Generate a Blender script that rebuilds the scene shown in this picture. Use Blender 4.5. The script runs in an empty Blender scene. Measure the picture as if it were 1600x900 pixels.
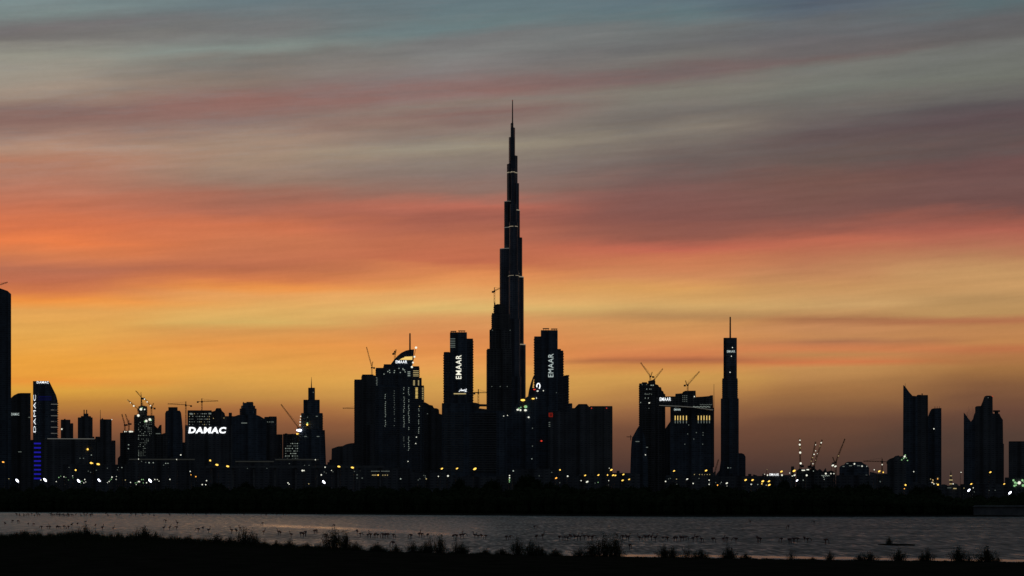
import bpy, bmesh, math, random
from mathutils import Vector, Matrix, noise as mnoise
random.seed(7)
R = math.radians
SC = bpy.context.scene
COL = SC.collection

# ------------------------------------------------------------------ camera
F = 4348.0            # focal length in photo pixels (1600 wide)
HOR = 775.0           # photo row of the horizon
CAMH = 10.0
cam = bpy.data.objects.new('camera', bpy.data.cameras.new('camera'))
COL.objects.link(cam)
cam.location = (0, 0, CAMH)
cam.rotation_euler = (R(90), 0, 0)
cam.data.sensor_width = 36
cam.data.lens = 36 * F / 1600
cam.data.shift_y = (HOR - 450) / 1600
cam.data.clip_start = 1
cam.data.clip_end = 200000
SC.camera = cam

# ------------------------------------------------------------------ sky
SUN_AZ = R(-5)        # a little left of the tall tower
W = bpy.data.worlds.new('World'); SC.world = W; W.use_nodes = True
NT = W.node_tree; NT.nodes.clear()
def wn(t, **k):
    n = NT.nodes.new(t)
    for a, b in k.items(): setattr(n, a, b)
    return n
def L(a, b): NT.links.new(a, b)
def math_node(op, a, b=None, clamp=False):
    n = wn('ShaderNodeMath', operation=op, use_clamp=clamp)
    for i, v in enumerate((a, b)):
        if v is None: continue
        if isinstance(v, (int, float)): n.inputs[i].default_value = v
        else: L(v, n.inputs[i])
    return n.outputs[0]
def smooth(v, a, b):
    n = wn('ShaderNodeMapRange', interpolation_type='SMOOTHSTEP')
    L(v, n.inputs[0]); n.inputs[1].default_value = a; n.inputs[2].default_value = b
    return n.outputs[0]
def lin(c):
    f = lambda x: x / 12.92 if x <= .04045 else ((x + .055) / 1.055) ** 2.4
    return tuple(f(v / 255) for v in c) + (1,)
def cmix(f, a, b, mode='MIX'):
    n = wn('ShaderNodeMix', data_type='RGBA', blend_type=mode)
    if isinstance(f, (int, float)): n.inputs[0].default_value = f
    else: L(f, n.inputs[0])
    for i, v in ((6, a), (7, b)):
        if isinstance(v, tuple): n.inputs[i].default_value = v
        else: L(v, n.inputs[i])
    return n.outputs[2]
tc = wn('ShaderNodeTexCoord')
sx = wn('ShaderNodeSeparateXYZ'); L(tc.outputs['Generated'], sx.inputs[0])
X_, Y_, Z_ = sx.outputs
hyp = math_node('SQRT', math_node('ADD', math_node('MULTIPLY', X_, X_), math_node('MULTIPLY', Y_, Y_)))
tanE = math_node('DIVIDE', Z_, math_node('MAXIMUM', hyp, 1e-4))
az = math_node('ARCTAN2', X_, Y_)
P = math_node('MULTIPLY_ADD', az, F); NT.nodes[-1].inputs[2].default_value = 800
Q = math_node('MULTIPLY_ADD', tanE, -F); NT.nodes[-1].inputs[2].default_value = HOR
def cloud_noise(px, py, detail, seed, rough=.55):
    c = wn('ShaderNodeCombineXYZ')
    L(math_node('DIVIDE', P, px), c.inputs[0])
    L(math_node('DIVIDE', math_node('ADD', Q, math_node('MULTIPLY', P, .07)), py), c.inputs[1])
    c.inputs[2].default_value = seed
    n = wn('ShaderNodeTexNoise'); n.inputs['Scale'].default_value = 1
    n.inputs['Detail'].default_value = detail; n.inputs['Roughness'].default_value = rough
    L(c.outputs[0], n.inputs['Vector'])
    return math_node('SUBTRACT', n.outputs[0], .5)
KT = .085
def tilt_k(y):
    t = min(1, max(0, (y - 180) / 180)); return KT * (1 - t * t * (3 - 2 * t))
kq = wn('ShaderNodeMapRange', interpolation_type='SMOOTHSTEP')
L(Q, kq.inputs[0]); kq.inputs[1].default_value = 180; kq.inputs[2].default_value = 360
kq.inputs[3].default_value = KT; kq.inputs[4].default_value = 0
wcoord = math_node('ADD', Q, math_node('MULTIPLY', kq.outputs[0], math_node('SUBTRACT', P, 800)))
damp = smooth(Q, 720, 520)
amp = math_node('MULTIPLY_ADD', smooth(Q, 560, 300), 1.0); NT.nodes[-1].inputs[2].default_value = .34
w1 = math_node('MULTIPLY', cloud_noise(460, 52, 5, 1.3, .5), 32)
w2 = math_node('MULTIPLY', cloud_noise(110, 17, 5, 5.1, .55), 15)
warp = math_node('MULTIPLY', math_node('ADD', w1, w2), amp)
wc = math_node('ADD', wcoord, warp)
T0, T1 = -120.0, 880.0
tval = math_node('DIVIDE', math_node('SUBTRACT', wc, T0), T1 - T0)
SKY = [
 (60, [(0,(122,140,142)),(25,(122,136,134)),(55,(115,110,110)),(72,(120,116,112)),(95,(148,146,134)),(130,(158,148,134)),(165,(158,138,122)),
       (185,(136,108,100)),(200,(136,104,96)),(215,(150,118,106)),(240,(176,138,116)),(255,(180,124,98)),(275,(176,122,100)),(300,(184,116,90)),
       (330,(196,112,80)),(360,(214,112,66)),(380,(230,120,60)),(400,(212,120,70)),(425,(184,108,78)),(445,(190,106,72)),(460,(206,114,64)),
       (475,(240,144,50)),(490,(226,160,76)),(520,(226,164,72)),(565,(234,158,46)),(590,(234,156,44)),(598,(232,146,40)),(610,(222,160,50)),
       (630,(190,130,50)),(660,(150,92,54)),(700,(100,68,52)),(760,(70,50,46))]),
 (400, [(0,(104,120,126)),(30,(110,118,120)),(50,(116,116,116)),(75,(130,140,134)),(95,(122,118,112)),(125,(134,118,108)),(142,(138,108,100)),
       (160,(146,106,98)),(178,(142,108,100)),(190,(140,114,106)),(220,(160,134,116)),(255,(162,136,116)),(285,(150,122,106)),(305,(160,104,86)),
       (335,(176,104,80)),(355,(206,112,72)),(375,(200,114,74)),(405,(196,112,74)),(425,(184,104,70)),(440,(210,120,66)),(452,(236,146,62)),
       (462,(228,158,84)),(485,(224,172,92)),(505,(214,172,92)),(517,(212,148,74)),(540,(230,150,62)),(590,(222,160,64)),
       (620,(196,140,62)),(640,(164,104,56)),(665,(136,86,54)),(700,(96,66,50)),(760,(70,50,46))]),
 (720, [(0,(100,118,124)),(35,(106,124,126)),(60,(116,116,116)),(85,(128,128,126)),(110,(130,122,120)),(130,(136,110,106)),(150,(140,106,100)),
       (165,(138,122,112)),(180,(132,104,98)),(205,(138,122,112)),(225,(154,142,122)),(245,(138,124,112)),(270,(134,116,108)),(300,(144,110,98)),
       (325,(184,104,84)),(340,(160,92,76)),(365,(176,100,76)),(385,(190,106,74)),(410,(192,104,70)),(425,(220,134,74)),(445,(226,148,80)),
       (465,(228,168,96)),(485,(220,180,104)),(500,(214,150,86)),(525,(218,136,72)),(550,(224,140,66)),(575,(228,156,74)),(600,(216,160,72)),
       (630,(196,140,66)),(660,(150,98,58)),(700,(96,66,50)),(760,(70,50,46))]),
 (1060, [(0,(96,114,122)),(25,(98,118,122)),(50,(112,116,116)),(70,(106,106,106)),(90,(116,114,110)),(108,(116,100,98)),(120,(118,100,98)),
       (140,(126,122,112)),(160,(126,120,112)),(185,(114,106,100)),(205,(132,122,110)),(225,(120,110,102)),(260,(109,94,90)),(295,(128,88,82)),
       (345,(132,84,76)),(370,(146,88,74)),(388,(192,100,76)),(405,(200,118,76)),(430,(206,134,84)),(450,(214,154,84)),(480,(208,164,98)),
       (495,(176,130,80)),(505,(206,146,82)),(530,(212,140,76)),(555,(210,124,70)),(565,(160,92,60)),(572,(206,134,66)),(590,(206,152,72)),
       (615,(180,126,66)),(640,(148,98,62)),(670,(112,74,54)),(740,(72,52,48))]),
 (1300, [(0,(80,90,106)),(15,(88,100,112)),(35,(100,104,108)),(60,(106,104,106)),(85,(108,102,102)),(98,(112,98,96)),(110,(118,118,112)),
       (140,(116,118,110)),(165,(112,108,102)),(190,(106,96,94)),(215,(98,84,84)),(250,(104,87,82)),(290,(118,84,76)),(340,(126,84,76)),
       (365,(156,90,74)),(380,(188,102,76)),(400,(184,110,78)),(425,(190,126,84)),(450,(198,144,88)),(480,(202,158,100)),(492,(190,142,88)),
       (502,(166,108,70)),(512,(196,134,84)),(530,(192,132,80)),(535,(166,110,74)),(547,(208,124,72)),(556,(190,132,76)),(568,(206,116,64)),
       (576,(194,140,78)),(610,(162,112,63)),(655,(110,74,54)),(740,(70,53,48))]),
 (1540, [(0,(88,104,112)),(20,(92,108,112)),(45,(98,98,100)),(70,(100,98,98)),(95,(112,114,110)),(130,(112,114,106)),(150,(104,102,98)),
       (170,(92,84,86)),(200,(94,78,80)),(230,(98,82,80)),(260,(108,78,76)),(290,(114,82,78)),(325,(112,78,74)),(345,(150,86,72)),
       (365,(172,94,76)),(385,(176,104,80)),(405,(180,122,84)),(425,(196,148,94)),(450,(198,150,94)),(470,(182,140,88)),(495,(186,142,86)),
       (503,(174,106,70)),(515,(186,128,76)),(540,(190,128,72)),(550,(190,112,66)),(560,(178,116,66)),(580,(160,110,60)),(605,(130,88,56)),
       (640,(104,70,54)),(680,(84,62,52)),(720,(72,56,50)),(760,(66,50,46))]),
]
ramps = []
for cx, stops in SKY:
    rn = wn('ShaderNodeValToRGB'); L(tval, rn.inputs[0])
    els = rn.color_ramp.elements
    pos = [(y + tilt_k(y) * (cx - 800) - T0) / (T1 - T0) for y, c in stops]
    while len(els) < len(stops): els.new(.5)
    for i, (p, (y, c)) in enumerate(zip(pos, stops)):
        els[i].position = p; els[i].color = lin(c)
    ramps.append(rn.outputs[0])
pw = math_node('ADD', P, math_node('MULTIPLY', cloud_noise(300, 60, 2, 9.7), 260))
sky = ramps[0]
for i in range(1, len(SKY)):
    sky = cmix(smooth(pw, SKY[i-1][0], SKY[i][0]), sky, ramps[i])
# fine cirrus streaks: thin cloud is a little brighter or duller than the clear air behind it
st = math_node('MULTIPLY', cloud_noise(190, 13, 5, 21.0, .56), math_node('MULTIPLY', damp, .28))
st3 = math_node('MULTIPLY', cloud_noise(80, 13, 7, 44.0, .64), math_node('MULTIPLY', smooth(Q, 480, 260), .20))
st2 = math_node('MULTIPLY', cloud_noise(9, 7, 3, 31.0, .7), .08)
gain = math_node('ADD', math_node('ADD', math_node('ADD', st, st3), st2), 1.0)
hv = wn('ShaderNodeHueSaturation'); L(sky, hv.inputs['Color']); hv.inputs['Saturation'].default_value = .97; hv.inputs['Value'].default_value = 1.0
sky = hv.outputs[0]
# thin greyer cirrus veils drawn across the colour, with finer broken edges
vl = wn('ShaderNodeHueSaturation'); L(sky, vl.inputs['Color']); vl.inputs['Saturation'].default_value = .62; vl.inputs['Value'].default_value = .95
veil = math_node('MULTIPLY', smooth(math_node('ADD', cloud_noise(240, 24, 7, 71.0, .62), math_node('MULTIPLY', cloud_noise(60, 8, 5, 83.0, .65), .5)), -.06, .16), math_node('MULTIPLY', smooth(Q, 330, 200), .40))
sky = cmix(veil, sky, vl.outputs[0])
hs = wn('ShaderNodeVectorMath', operation='SCALE'); L(sky, hs.inputs[0]); L(gain, hs.inputs['Scale'])
sky = hs.outputs[0]
# higher up and round behind the viewer the sky is dusk blue (Sky Texture, sun just below the horizon)
ns = wn('ShaderNodeTexSky', sky_type='NISHITA', sun_disc=False)
ns.sun_elevation = R(-1.5); ns.sun_rotation = SUN_AZ
dusk = cmix(1.0, ns.outputs[0], (.04, .04, .04, 1), 'MULTIPLY')
base = cmix(1.0, dusk, (.027, .037, .050, 1), 'ADD')
sky = cmix(smooth(tanE, .30, 1.05), sky, base)
sky = cmix(smooth(math_node('ABSOLUTE', math_node('SUBTRACT', az, SUN_AZ)), R(22), R(75)), sky, base)
sky = cmix(smooth(tanE, -.002, -.03), sky, (.004, .004, .004, 1))
bg = wn('ShaderNodeBackground'); L(sky, bg.inputs[0]); bg.inputs[1].default_value = 1.0
wo = wn('ShaderNodeOutputWorld'); L(bg.outputs[0], wo.inputs[0])

# the sun is down: only a last breath of direct warm light, grazing in from behind the city
sl = bpy.data.lights.new('sun', 'SUN'); sl.energy = 0.01; sl.angle = R(6); sl.color = (1, .6, .3)
so = bpy.data.objects.new('sun', sl); COL.objects.link(so)
so.rotation_euler = (R(89), 0, R(180) - SUN_AZ)
SC.view_settings.view_transform = 'Standard'; SC.view_settings.look = 'None'
SC.view_settings.exposure = 0; SC.view_settings.gamma = 1
SC.cycles.sample_clamp_indirect = 3
SC.cycles.max_bounces = 5

# ------------------------------------------------------------------ materials
def mat(name, base, rough=.7, spec=.3, metal=0):
    m = bpy.data.materials.new(name); m.use_nodes = True
    b = m.node_tree.nodes['Principled BSDF']
    b.inputs['Base Color'].default_value = (*base, 1); b.inputs['Roughness'].default_value = rough
    b.inputs['Specular IOR Level'].default_value = spec; b.inputs['Metallic'].default_value = metal
    return m
def emis(name, c, s):
    m = mat(name, (.02, .02, .02))
    b = m.node_tree.nodes['Principled BSDF']
    b.inputs['Emission Color'].default_value = (*c, 1); b.inputs['Emission Strength'].default_value = s
    m.cycles.emission_sampling = 'NONE'
    return m
def noisy(name, c0, c1, scale=.5, rough=.95, spec=0.0):
    m = mat(name, c0, rough, spec); nt = m.node_tree; b = nt.nodes['Principled BSDF']
    t = nt.nodes.new('ShaderNodeTexCoord'); n = nt.nodes.new('ShaderNodeTexNoise'); r = nt.nodes.new('ShaderNodeValToRGB')
    n.inputs['Scale'].default_value = scale; n.inputs['Detail'].default_value = 5
    r.color_ramp.elements[0].position = .35; r.color_ramp.elements[1].position = .65
    r.color_ramp.elements[0].color = (*c0, 1); r.color_ramp.elements[1].color = (*c1, 1)
    nt.links.new(t.outputs['Object'], n.inputs[0]); nt.links.new(n.outputs[0], r.inputs[0]); nt.links.new(r.outputs[0], b.inputs['Base Color'])
    return m
def facade(name, wall, glass, floor=4.0, bay=3.2, vfrac=.6, hfrac=.72):
    m = mat(name, wall, .6); nt = m.node_tree; b = nt.nodes['Principled BSDF']; nd = nt.nodes.new; lk = nt.links.new
    def mt(op, a, bb=None):
        n = nd('ShaderNodeMath'); n.operation = op
        for i, v in enumerate((a, bb)):
            if v is None: continue
            if isinstance(v, (int, float)): n.inputs[i].default_value = v
            else: lk(v, n.inputs[i])
        return n.outputs[0]
    t = nd('ShaderNodeTexCoord'); s = nd('ShaderNodeSeparateXYZ'); lk(t.outputs['Object'], s.inputs[0])
    u = mt('DIVIDE', mt('ADD', s.outputs[0], s.outputs[1]), bay); v = mt('DIVIDE', s.outputs[2], floor)
    fv = mt('LESS_THAN', mt('FRACT', v), vfrac); fu = mt('LESS_THAN', mt('FRACT', u), hfrac)
    g = mt('MULTIPLY', fv, fu)
    c = nd('ShaderNodeCombineXYZ'); lk(mt('FLOOR', u), c.inputs[0]); lk(mt('FLOOR', v), c.inputs[1])
    wn_ = nd('ShaderNodeTexWhiteNoise'); wn_.noise_dimensions = '2D'; lk(c.outputs[0], wn_.inputs['Vector'])
    mx = nd('ShaderNodeMix'); mx.data_type = 'RGBA'; lk(mt('MULTIPLY', wn_.outputs[0], .8), mx.inputs[0])
    mx.inputs[6].default_value = (*glass, 1); mx.inputs[7].default_value = (*[k * 1.9 + .004 for k in glass], 1)
    m2 = nd('ShaderNodeMix'); m2.data_type = 'RGBA'; lk(g, m2.inputs[0]); m2.inputs[6].default_value = (*wall, 1); lk(mx.outputs[2], m2.inputs[7])
    nz = nd('ShaderNodeTexNoise'); nz.noise_dimensions = '1D'; nz.inputs['Scale'].default_value = .09; nz.inputs['Detail'].default_value = 2; lk(mt('ADD', s.outputs[0], s.outputs[1]), nz.inputs['W'])
    nz2 = nd('ShaderNodeTexNoise'); nz2.inputs['Scale'].default_value = .03; nz2.inputs['Detail'].default_value = 4; lk(t.outputs['Object'], nz2.inputs['Vector'])
    gm = mt('MULTIPLY', mt('ADD', mt('MULTIPLY', mt('SUBTRACT', nz.outputs[0], .5), 2.6), 1.0), mt('ADD', mt('MULTIPLY', mt('SUBTRACT', nz2.outputs[0], .5), 1.4), 1.0))
    sc_ = nd('ShaderNodeVectorMath'); sc_.operation = 'SCALE'; lk(m2.outputs[2], sc_.inputs[0]); lk(mt('MAXIMUM', gm, .35), sc_.inputs['Scale'])
    lk(sc_.outputs[0], b.inputs['Base Color'])
    r = nd('ShaderNodeMapRange'); lk(g, r.inputs[0]); r.inputs[3].default_value = .75; r.inputs[4].default_value = .3
    lk(r.outputs[0], b.inputs['Roughness'])
    return m
M = {}
M['steel'] = facade('dark steel and glass', (.17, .18, .21), (.055, .065, .085), 4.0, 2.2, .8, .7)
M['glass'] = facade('blue glass curtain wall', (.13, .15, .18), (.05, .065, .085), 4.2, 6.0, .7, .85)
M['conc'] = facade('grey concrete and windows', (.13, .13, .135), (.05, .052, .06), 3.9, 7.5, .5, .6)
M['pale'] = facade('pale rendered wall and windows', (.15, .145, .14), (.06, .06, .065), 3.9, 8.0, .45, .5)
M['raw'] = facade('raw concrete frame', (.15, .145, .14), (.04, .04, .042), 4.2, 6.0, .72, .8)
M['slab'] = noisy('balcony concrete', (.16, .16, .16), (.24, .23, .22), .3)
M['roof'] = noisy('roof plant grey', (.10, .10, .10), (.18, .17, .16), .4)
M['rooflight'] = noisy('pale roof sheet', (.45, .45, .43), (.6, .6, .57), .1)
M['metal'] = mat('painted steel', (.12, .11, .10), .5, .4, .3)
M['crane'] = mat('crane paint', (.35, .16, .05), .55)
M['leaf'] = noisy('mangrove leaf', (.022, .032, .015), (.045, .06, .028), .6)
M['bark'] = noisy('bark', (.05, .04, .03), (.09, .07, .05), 2)
M['shrub'] = noisy('shrub leaf', (.035, .042, .022), (.07, .075, .04), 3)
M['twig'] = noisy('twig', (.05, .045, .035), (.09, .08, .06), 5)
M['bird'] = noisy('flamingo plumage', (.16, .09, .08), (.28, .16, .14), 4)
M['white'] = emis('white lamp', (.86, .88, 1.0), 4)
M['bulb'] = emis('pale bulb', (.95, .95, .80), 1.0)
M['yellow'] = emis('sodium lamp', (1.0, .60, .10), 1.7)
M['orange'] = emis('orange lamp', (1.0, .42, .06), 1.8)
M['green'] = emis('green-white lamp and lit leaves', (.5, 1.0, .45), .55)
M['red'] = emis('red lamp', (1.0, .06, .03), .8)
M['dimred'] = emis('dim red sign', (1.0, .06, .03), .18)
M['win'] = emis('cool lit window', (.62, .72, .62), .55)
M['windim'] = emis('faint lit window', (.6, .7, .62), .22)
M['wingold'] = emis('golden lit window', (1.0, .68, .2), .9)
M['winwarm'] = emis('warm lit window', (1.0, .78, .35), .5)
M['signw'] = emis('white sign', (.95, .98, 1.0), 1.3)
M['signg'] = emis('soft white sign', (.82, .95, .9), .55)
M['signy'] = emis('warm white sign', (1.0, .97, .8), 1.0)
M['band'] = emis('lit floor band', (1.0, .86, .6), .24)
M['banddim'] = emis('faint lit edge', (.9, .9, .8), .12)
M['blue'] = emis('blue strip lamp', (.04, .03, 1.0), .3)
M['bluedim'] = emis('faint blue strip', (.05, .06, .8), .06)

# ------------------------------------------------------------------ mesh helpers
class MB:
    def __init__(s): s.v, s.f = [], []
    def quadbox(s, c8):
        b = len(s.v); s.v += c8
        for q in ((0,3,2,1),(4,5,6,7),(0,1,5,4),(1,2,6,5),(2,3,7,6),(3,0,4,7)): s.f.append([b+i for i in q])
    def box(s, x0, x1, y0, y1, z0, z1):
        s.quadbox([(x0,y0,z0),(x1,y0,z0),(x1,y1,z0),(x0,y1,z0),(x0,y0,z1),(x1,y0,z1),(x1,y1,z1),(x0,y1,z1)])
    def prism(s, pts, y0, y1):                       # pts = (x, z) outline, extruded along y
        b, n = len(s.v), len(pts)
        s.v += [(x, y0, z) for x, z in pts] + [(x, y1, z) for x, z in pts]
        s.f.append([b+i for i in range(n)]); s.f.append([b+n+i for i in reversed(range(n))])
        for i in range(n):
            j = (i + 1) % n; s.f.append([b+j, b+i, b+n+i, b+n+j])
    def plan(s, pts, z0, z1):                        # pts = (x, y) plan, extruded along z
        b, n = len(s.v), len(pts)
        s.v += [(x, y, z0) for x, y in pts] + [(x, y, z1) for x, y in pts]
        s.f.append([b+i for i in reversed(range(n))]); s.f.append([b+n+i for i in range(n)])
        for i in range(n):
            j = (i + 1) % n; s.f.append([b+i, b+j, b+n+j, b+n+i])
    def bar(s, a, c, w, w2=None, n=6):
        a, c = Vector(a), Vector(c); d = (c - a)
        if d.length < 1e-6: return
        d.normalize(); u = d.orthogonal().normalized(); v = d.cross(u); w2 = w if w2 is None else w2; b = len(s.v)
        for p, r in ((a, w), (c, w2)):
            for i in range(n):
                t = 2 * math.pi * i / n; q = p + (u * math.cos(t) + v * math.sin(t)) * r; s.v.append(tuple(q))
        for i in range(n):
            j = (i + 1) % n; s.f.append([b+i, b+j, b+n+j, b+n+i])
        s.f.append([b+i for i in reversed(range(n))]); s.f.append([b+n+i for i in range(n)])
    def ball(s, c, rx, ry, rz, seg=8, ring=5, tilt=0, yaw=0):
        b = len(s.v); mtx = Matrix.Rotation(yaw, 3, 'Z') @ Matrix.Rotation(tilt, 3, 'Y')
        for i in range(1, ring):
            th = math.pi * i / ring
            for j in range(seg):
                ph = 2 * math.pi * j / seg
                q = mtx @ Vector((rx*math.sin(th)*math.cos(ph), ry*math.sin(th)*math.sin(ph), rz*math.cos(th)))
                s.v.append((c[0]+q.x, c[1]+q.y, c[2]+q.z))
        for e in (1, -1):
            q = mtx @ Vector((0, 0, rz*e)); s.v.append((c[0]+q.x, c[1]+q.y, c[2]+q.z))
        T, Bm = len(s.v) - 2, len(s.v) - 1
        for i in range(ring - 2):
            for j in range(seg):
                k = (j + 1) % seg; s.f.append([b+i*seg+j, b+(i+1)*seg+j, b+(i+1)*seg+k, b+i*seg+k])
        for j in range(seg):
            k = (j + 1) % seg; s.f.append([T, b+j, b+k]); o = b + (ring-2)*seg; s.f.append([Bm, o+k, o+j])
    def mesh(s, name, m):
        me = bpy.data.meshes.new(name); me.from_pydata(s.v, [], s.f)
        if m: me.materials.append(m)
        return me
    def build(s, name, m, parent=None, smooth=False):
        me = s.mesh(name, m)
        if smooth:
            for p in me.polygons: p.use_smooth = True
        return link(name, me, parent)
def link(name, me, parent=None):
    o = bpy.data.objects.new(name, me); COL.objects.link(o)
    if parent: o.parent = parent
    return o
def tag(o, label=None, cat=None, group=None, kind=None):
    if label: o['label'] = label
    if cat: o['category'] = cat
    if group: o['group'] = group
    if kind: o['kind'] = kind
    return o
def copy_tree(o):
    c = o.copy(); COL.objects.link(c)
    for ch in o.children:
        d = ch.copy(); COL.objects.link(d); d.parent = c
    return c
def gx(px, Y): return (px - 800) * Y / F
def gz(py, Y): return CAMH + (HOR - py) * Y / F
TXT = {}
def text_mesh(txt, off=.0):
    if (txt, off) in TXT: return TXT[(txt, off)]
    cu = bpy.data.curves.new('lettering', 'FONT'); cu.body = txt; cu.size = 1; cu.offset = off; cu.extrude = .03; cu.resolution_u = 3; cu.space_character = 1.12
    ob = bpy.data.objects.new('lettering', cu); COL.objects.link(ob)
    dg = bpy.context.evaluated_depsgraph_get(); me = bpy.data.meshes.new_from_object(ob.evaluated_get(dg))
    bpy.data.objects.remove(ob); bpy.data.curves.remove(cu)
    xs = [v.co.x for v in me.vertices]; ys = [v.co.y for v in me.vertices]
    TXT[(txt, off)] = (me, min(xs), max(xs), min(ys), max(ys))
    return TXT[(txt, off)]

class Bld:
    """a building: root Empty at its base, turned to face along its sight line; photo pixels at the front plane"""
    def __init__(s, name, label, cat, cx, D, group=None):
        s.cx, s.D = cx, D; s.th = math.atan((cx - 800) / F); s.k = D / F; s.c = math.cos(s.th)
        s.root = bpy.data.objects.new(name, None); COL.objects.link(s.root)
        s.root.location = (gx(cx, D), D, 0); s.root.rotation_euler = (0, 0, -s.th)
        s.root.empty_display_size = 10
        tag(s.root, label, cat, group); s.nr = 0
    def x(s, px): return (px - s.cx) * s.k * s.c
    def z(s, py): return CAMH + (HOR - py) * s.k
    def box(s, part, x0, x1, yt, yb=None, dep=40, yo=0, m='conc', slabs=0, proud=1.2, clutter=0):
        mb = MB(); zb = 0 if yb is None else s.z(yb); X0, X1, zt = s.x(x0), s.x(x1), s.z(yt)
        mb.box(X0, X1, yo, yo + dep, zb, zt)
        if zt - zb > 12:                             # parapet upstand round the roof edge
            for a in ((X0+.3, X0+.9, yo+.3, yo+dep-.3), (X1-.9, X1-.3, yo+.3, yo+dep-.3), (X0+.9, X1-.9, yo+.3, yo+.9)):
                mb.box(*a, zt+.002, zt+1.3)
        for i in range(clutter):
            w = random.uniform(2, 6); xx = random.uniform(X0+2, max(X0+2.1, X1-2-w)); yy = yo + random.uniform(3, dep*.6)
            mb.box(xx, xx+w, yy, yy+w, zt+.01*i+.02, zt + random.uniform(1.5, 5))
        o = mb.build(part, M[m], s.root)
        if slabs:
            sb = MB(); z = zt - slabs
            while z > max(zb + 3, 12):
                sb.box(X0-proud, X1+proud, yo-proud, yo+dep+proud*.5, z, z+.9); z -= slabs
            sb.build('balcony_slabs', M['slab'], o)
        return o
    def prism(s, part, pts, dep=40, yo=0, m='conc'):
        mb = MB(); mb.prism([(s.x(a), s.z(b) if b < 790 else 0) for a, b in pts], yo, yo + dep)
        return mb.build(part, M[m], s.root)
    def drum(s, part, x0, x1, yt, yb=None, yo=0, m='conc', n=20, squash=1):
        mb = MB(); cx, r = s.x((x0+x1)/2), s.x(x1) - s.x((x0+x1)/2)
        pts = [(cx + r*math.cos(2*math.pi*i/n), yo + r*squash + r*squash*math.sin(2*math.pi*i/n)) for i in range(n)]
        mb.plan(pts, 0 if yb is None else s.z(yb), s.z(yt)); return mb.build(part, M[m], s.root)
    def mast(s, px, yt, yb, w=1.6, yo=15, m='metal', part='mast', tip=.5):
        mb = MB(); r = w * s.k / 2; mb.bar((s.x(px), yo, s.z(yb) - 2), (s.x(px), yo, s.z(yt)), r, r * tip, 8)
        return mb.build(part, M[m], s.root)
    def win(s, px, py, w=1.2, h=1.2, m='win', yo=0, part='window'):
        key = (round(w, 2), round(h, 2), m, part, round(s.k, 4))
        if key not in WINM:
            mb = MB(); a, b = w * s.k / 2, h * s.k / 2; mb.box(-a, a, -.5, .25, -b, b); WINM[key] = mb.mesh(part, M[m])
        o = link(part, WINM[key], s.root); o.location = (s.x(px), yo - .05, s.z(py)); return o
    def flood(s, px, py, r=1.2, m='bulb', yo=0, ax=1.0):
        mb = MB(); R_ = r * s.k
        mb.ball((0, 0, 0), R_ * ax, R_ * .6, R_, 8, 6)
        o = mb.build('floodlight', M[m], s.root, True); o.location = (s.x(px), yo - R_ * .7, s.z(py)); return o
    def text(s, txt, x0, x1, y0, y1, m='signw', yo=0, vert=False, off=.02, shear=0, part='sign'):
        me, a0, a1, b0, b1 = text_mesh(txt, off); me = me.copy(); me.materials.clear(); me.materials.append(M[m])
        X0, X1, Z1, Z0 = s.x(x0), s.x(x1), s.z(y0), s.z(y1)
        for v in me.vertices:
            a = (v.co.x - a0) / (a1 - a0); b = (v.co.y - b0) / (b1 - b0); dy = -.45 if v.co.z > 0 else .2
            if vert: v.co = (X1 - (X1 - X0) * b, yo + dy, Z0 + (Z1 - Z0) * a)
            else: v.co = (X0 + (X1 - X0) * a + shear * s.k * (b - .5), yo + dy, Z0 + (Z1 - Z0) * b)
        me.update(); return link(part, me, s.root)
WINM = {}
exec_after = []

# ------------------------------------------------------------------ ground, water, banks
def y_far(px): t = min(1, max(0, px / 1050)); return 800 + 7.3 * t
def y_near(px):
    pts = [(-400,838),(0,844),(100,844),(200,847),(300,850),(400,855),(500,860),(600,863.5),(800,869),(1000,872.5),(1200,876),(1600,880.5),(2000,884)]
    for (a, b), (c, d) in zip(pts, pts[1:]):
        if a <= px <= c: return b + (d - b) * (px - a) / (c - a)
    return pts[0][1] if px < -400 else pts[-1][1]
def Yd(py): return CAMH * F / (py - HOR)
m_ground = noisy('dark silty ground', (.03, .028, .022), (.055, .05, .04), .05)
mb = MB(); mb.v = [(-60000, -3000, -1.2), (60000, -3000, -1.2), (60000, 90000, -1.2), (-60000, 90000, -1.2)]; mb.f = [[0, 1, 2, 3]]
tag(mb.build('ground', m_ground), kind='structure')
# far bank: land from the far shore to beyond the city
PXS = [-2600 + 40 * i for i in range(171)]
mb = MB()
for px in PXS:
    Y = Yd(y_far(px)) + 5 * mnoise.noise((px * .013, 3, 0))
    for k, (dy, z) in enumerate(((-6, -1.0), (0, .15), (8, .8), (60, 1.0), (2500, 1.0))): mb.v.append((gx(px, Y), Y + dy, z))
for x, z in ((-30000, 1.0), (30000, 1.0)): pass
n = 5
for i in range(len(PXS) - 1):
    for k in range(n - 1): a = i * n + k; mb.f.append([a, a + n, a + n + 1, a + 1])
tag(mb.build('far_bank', m_ground), kind='structure')
mb = MB(); mb.v = [(-40000, 3300, .6), (40000, 3300, .6), (40000, 80000, .6), (-40000, 80000, .6)]; mb.f = [[0, 1, 2, 3]]
tag(mb.build('desert_plain', noisy('pale desert ground', (.12, .10, .08), (.2, .17, .13), .002)), kind='structure')
# road behind the trees
mb = MB(); mb.box(-900, 900, 2085, 2099, 1.0, 1.12)
tag(mb.build('road', noisy('asphalt', (.04, .04, .04), (.06, .06, .06), .3)), kind='structure')
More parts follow.
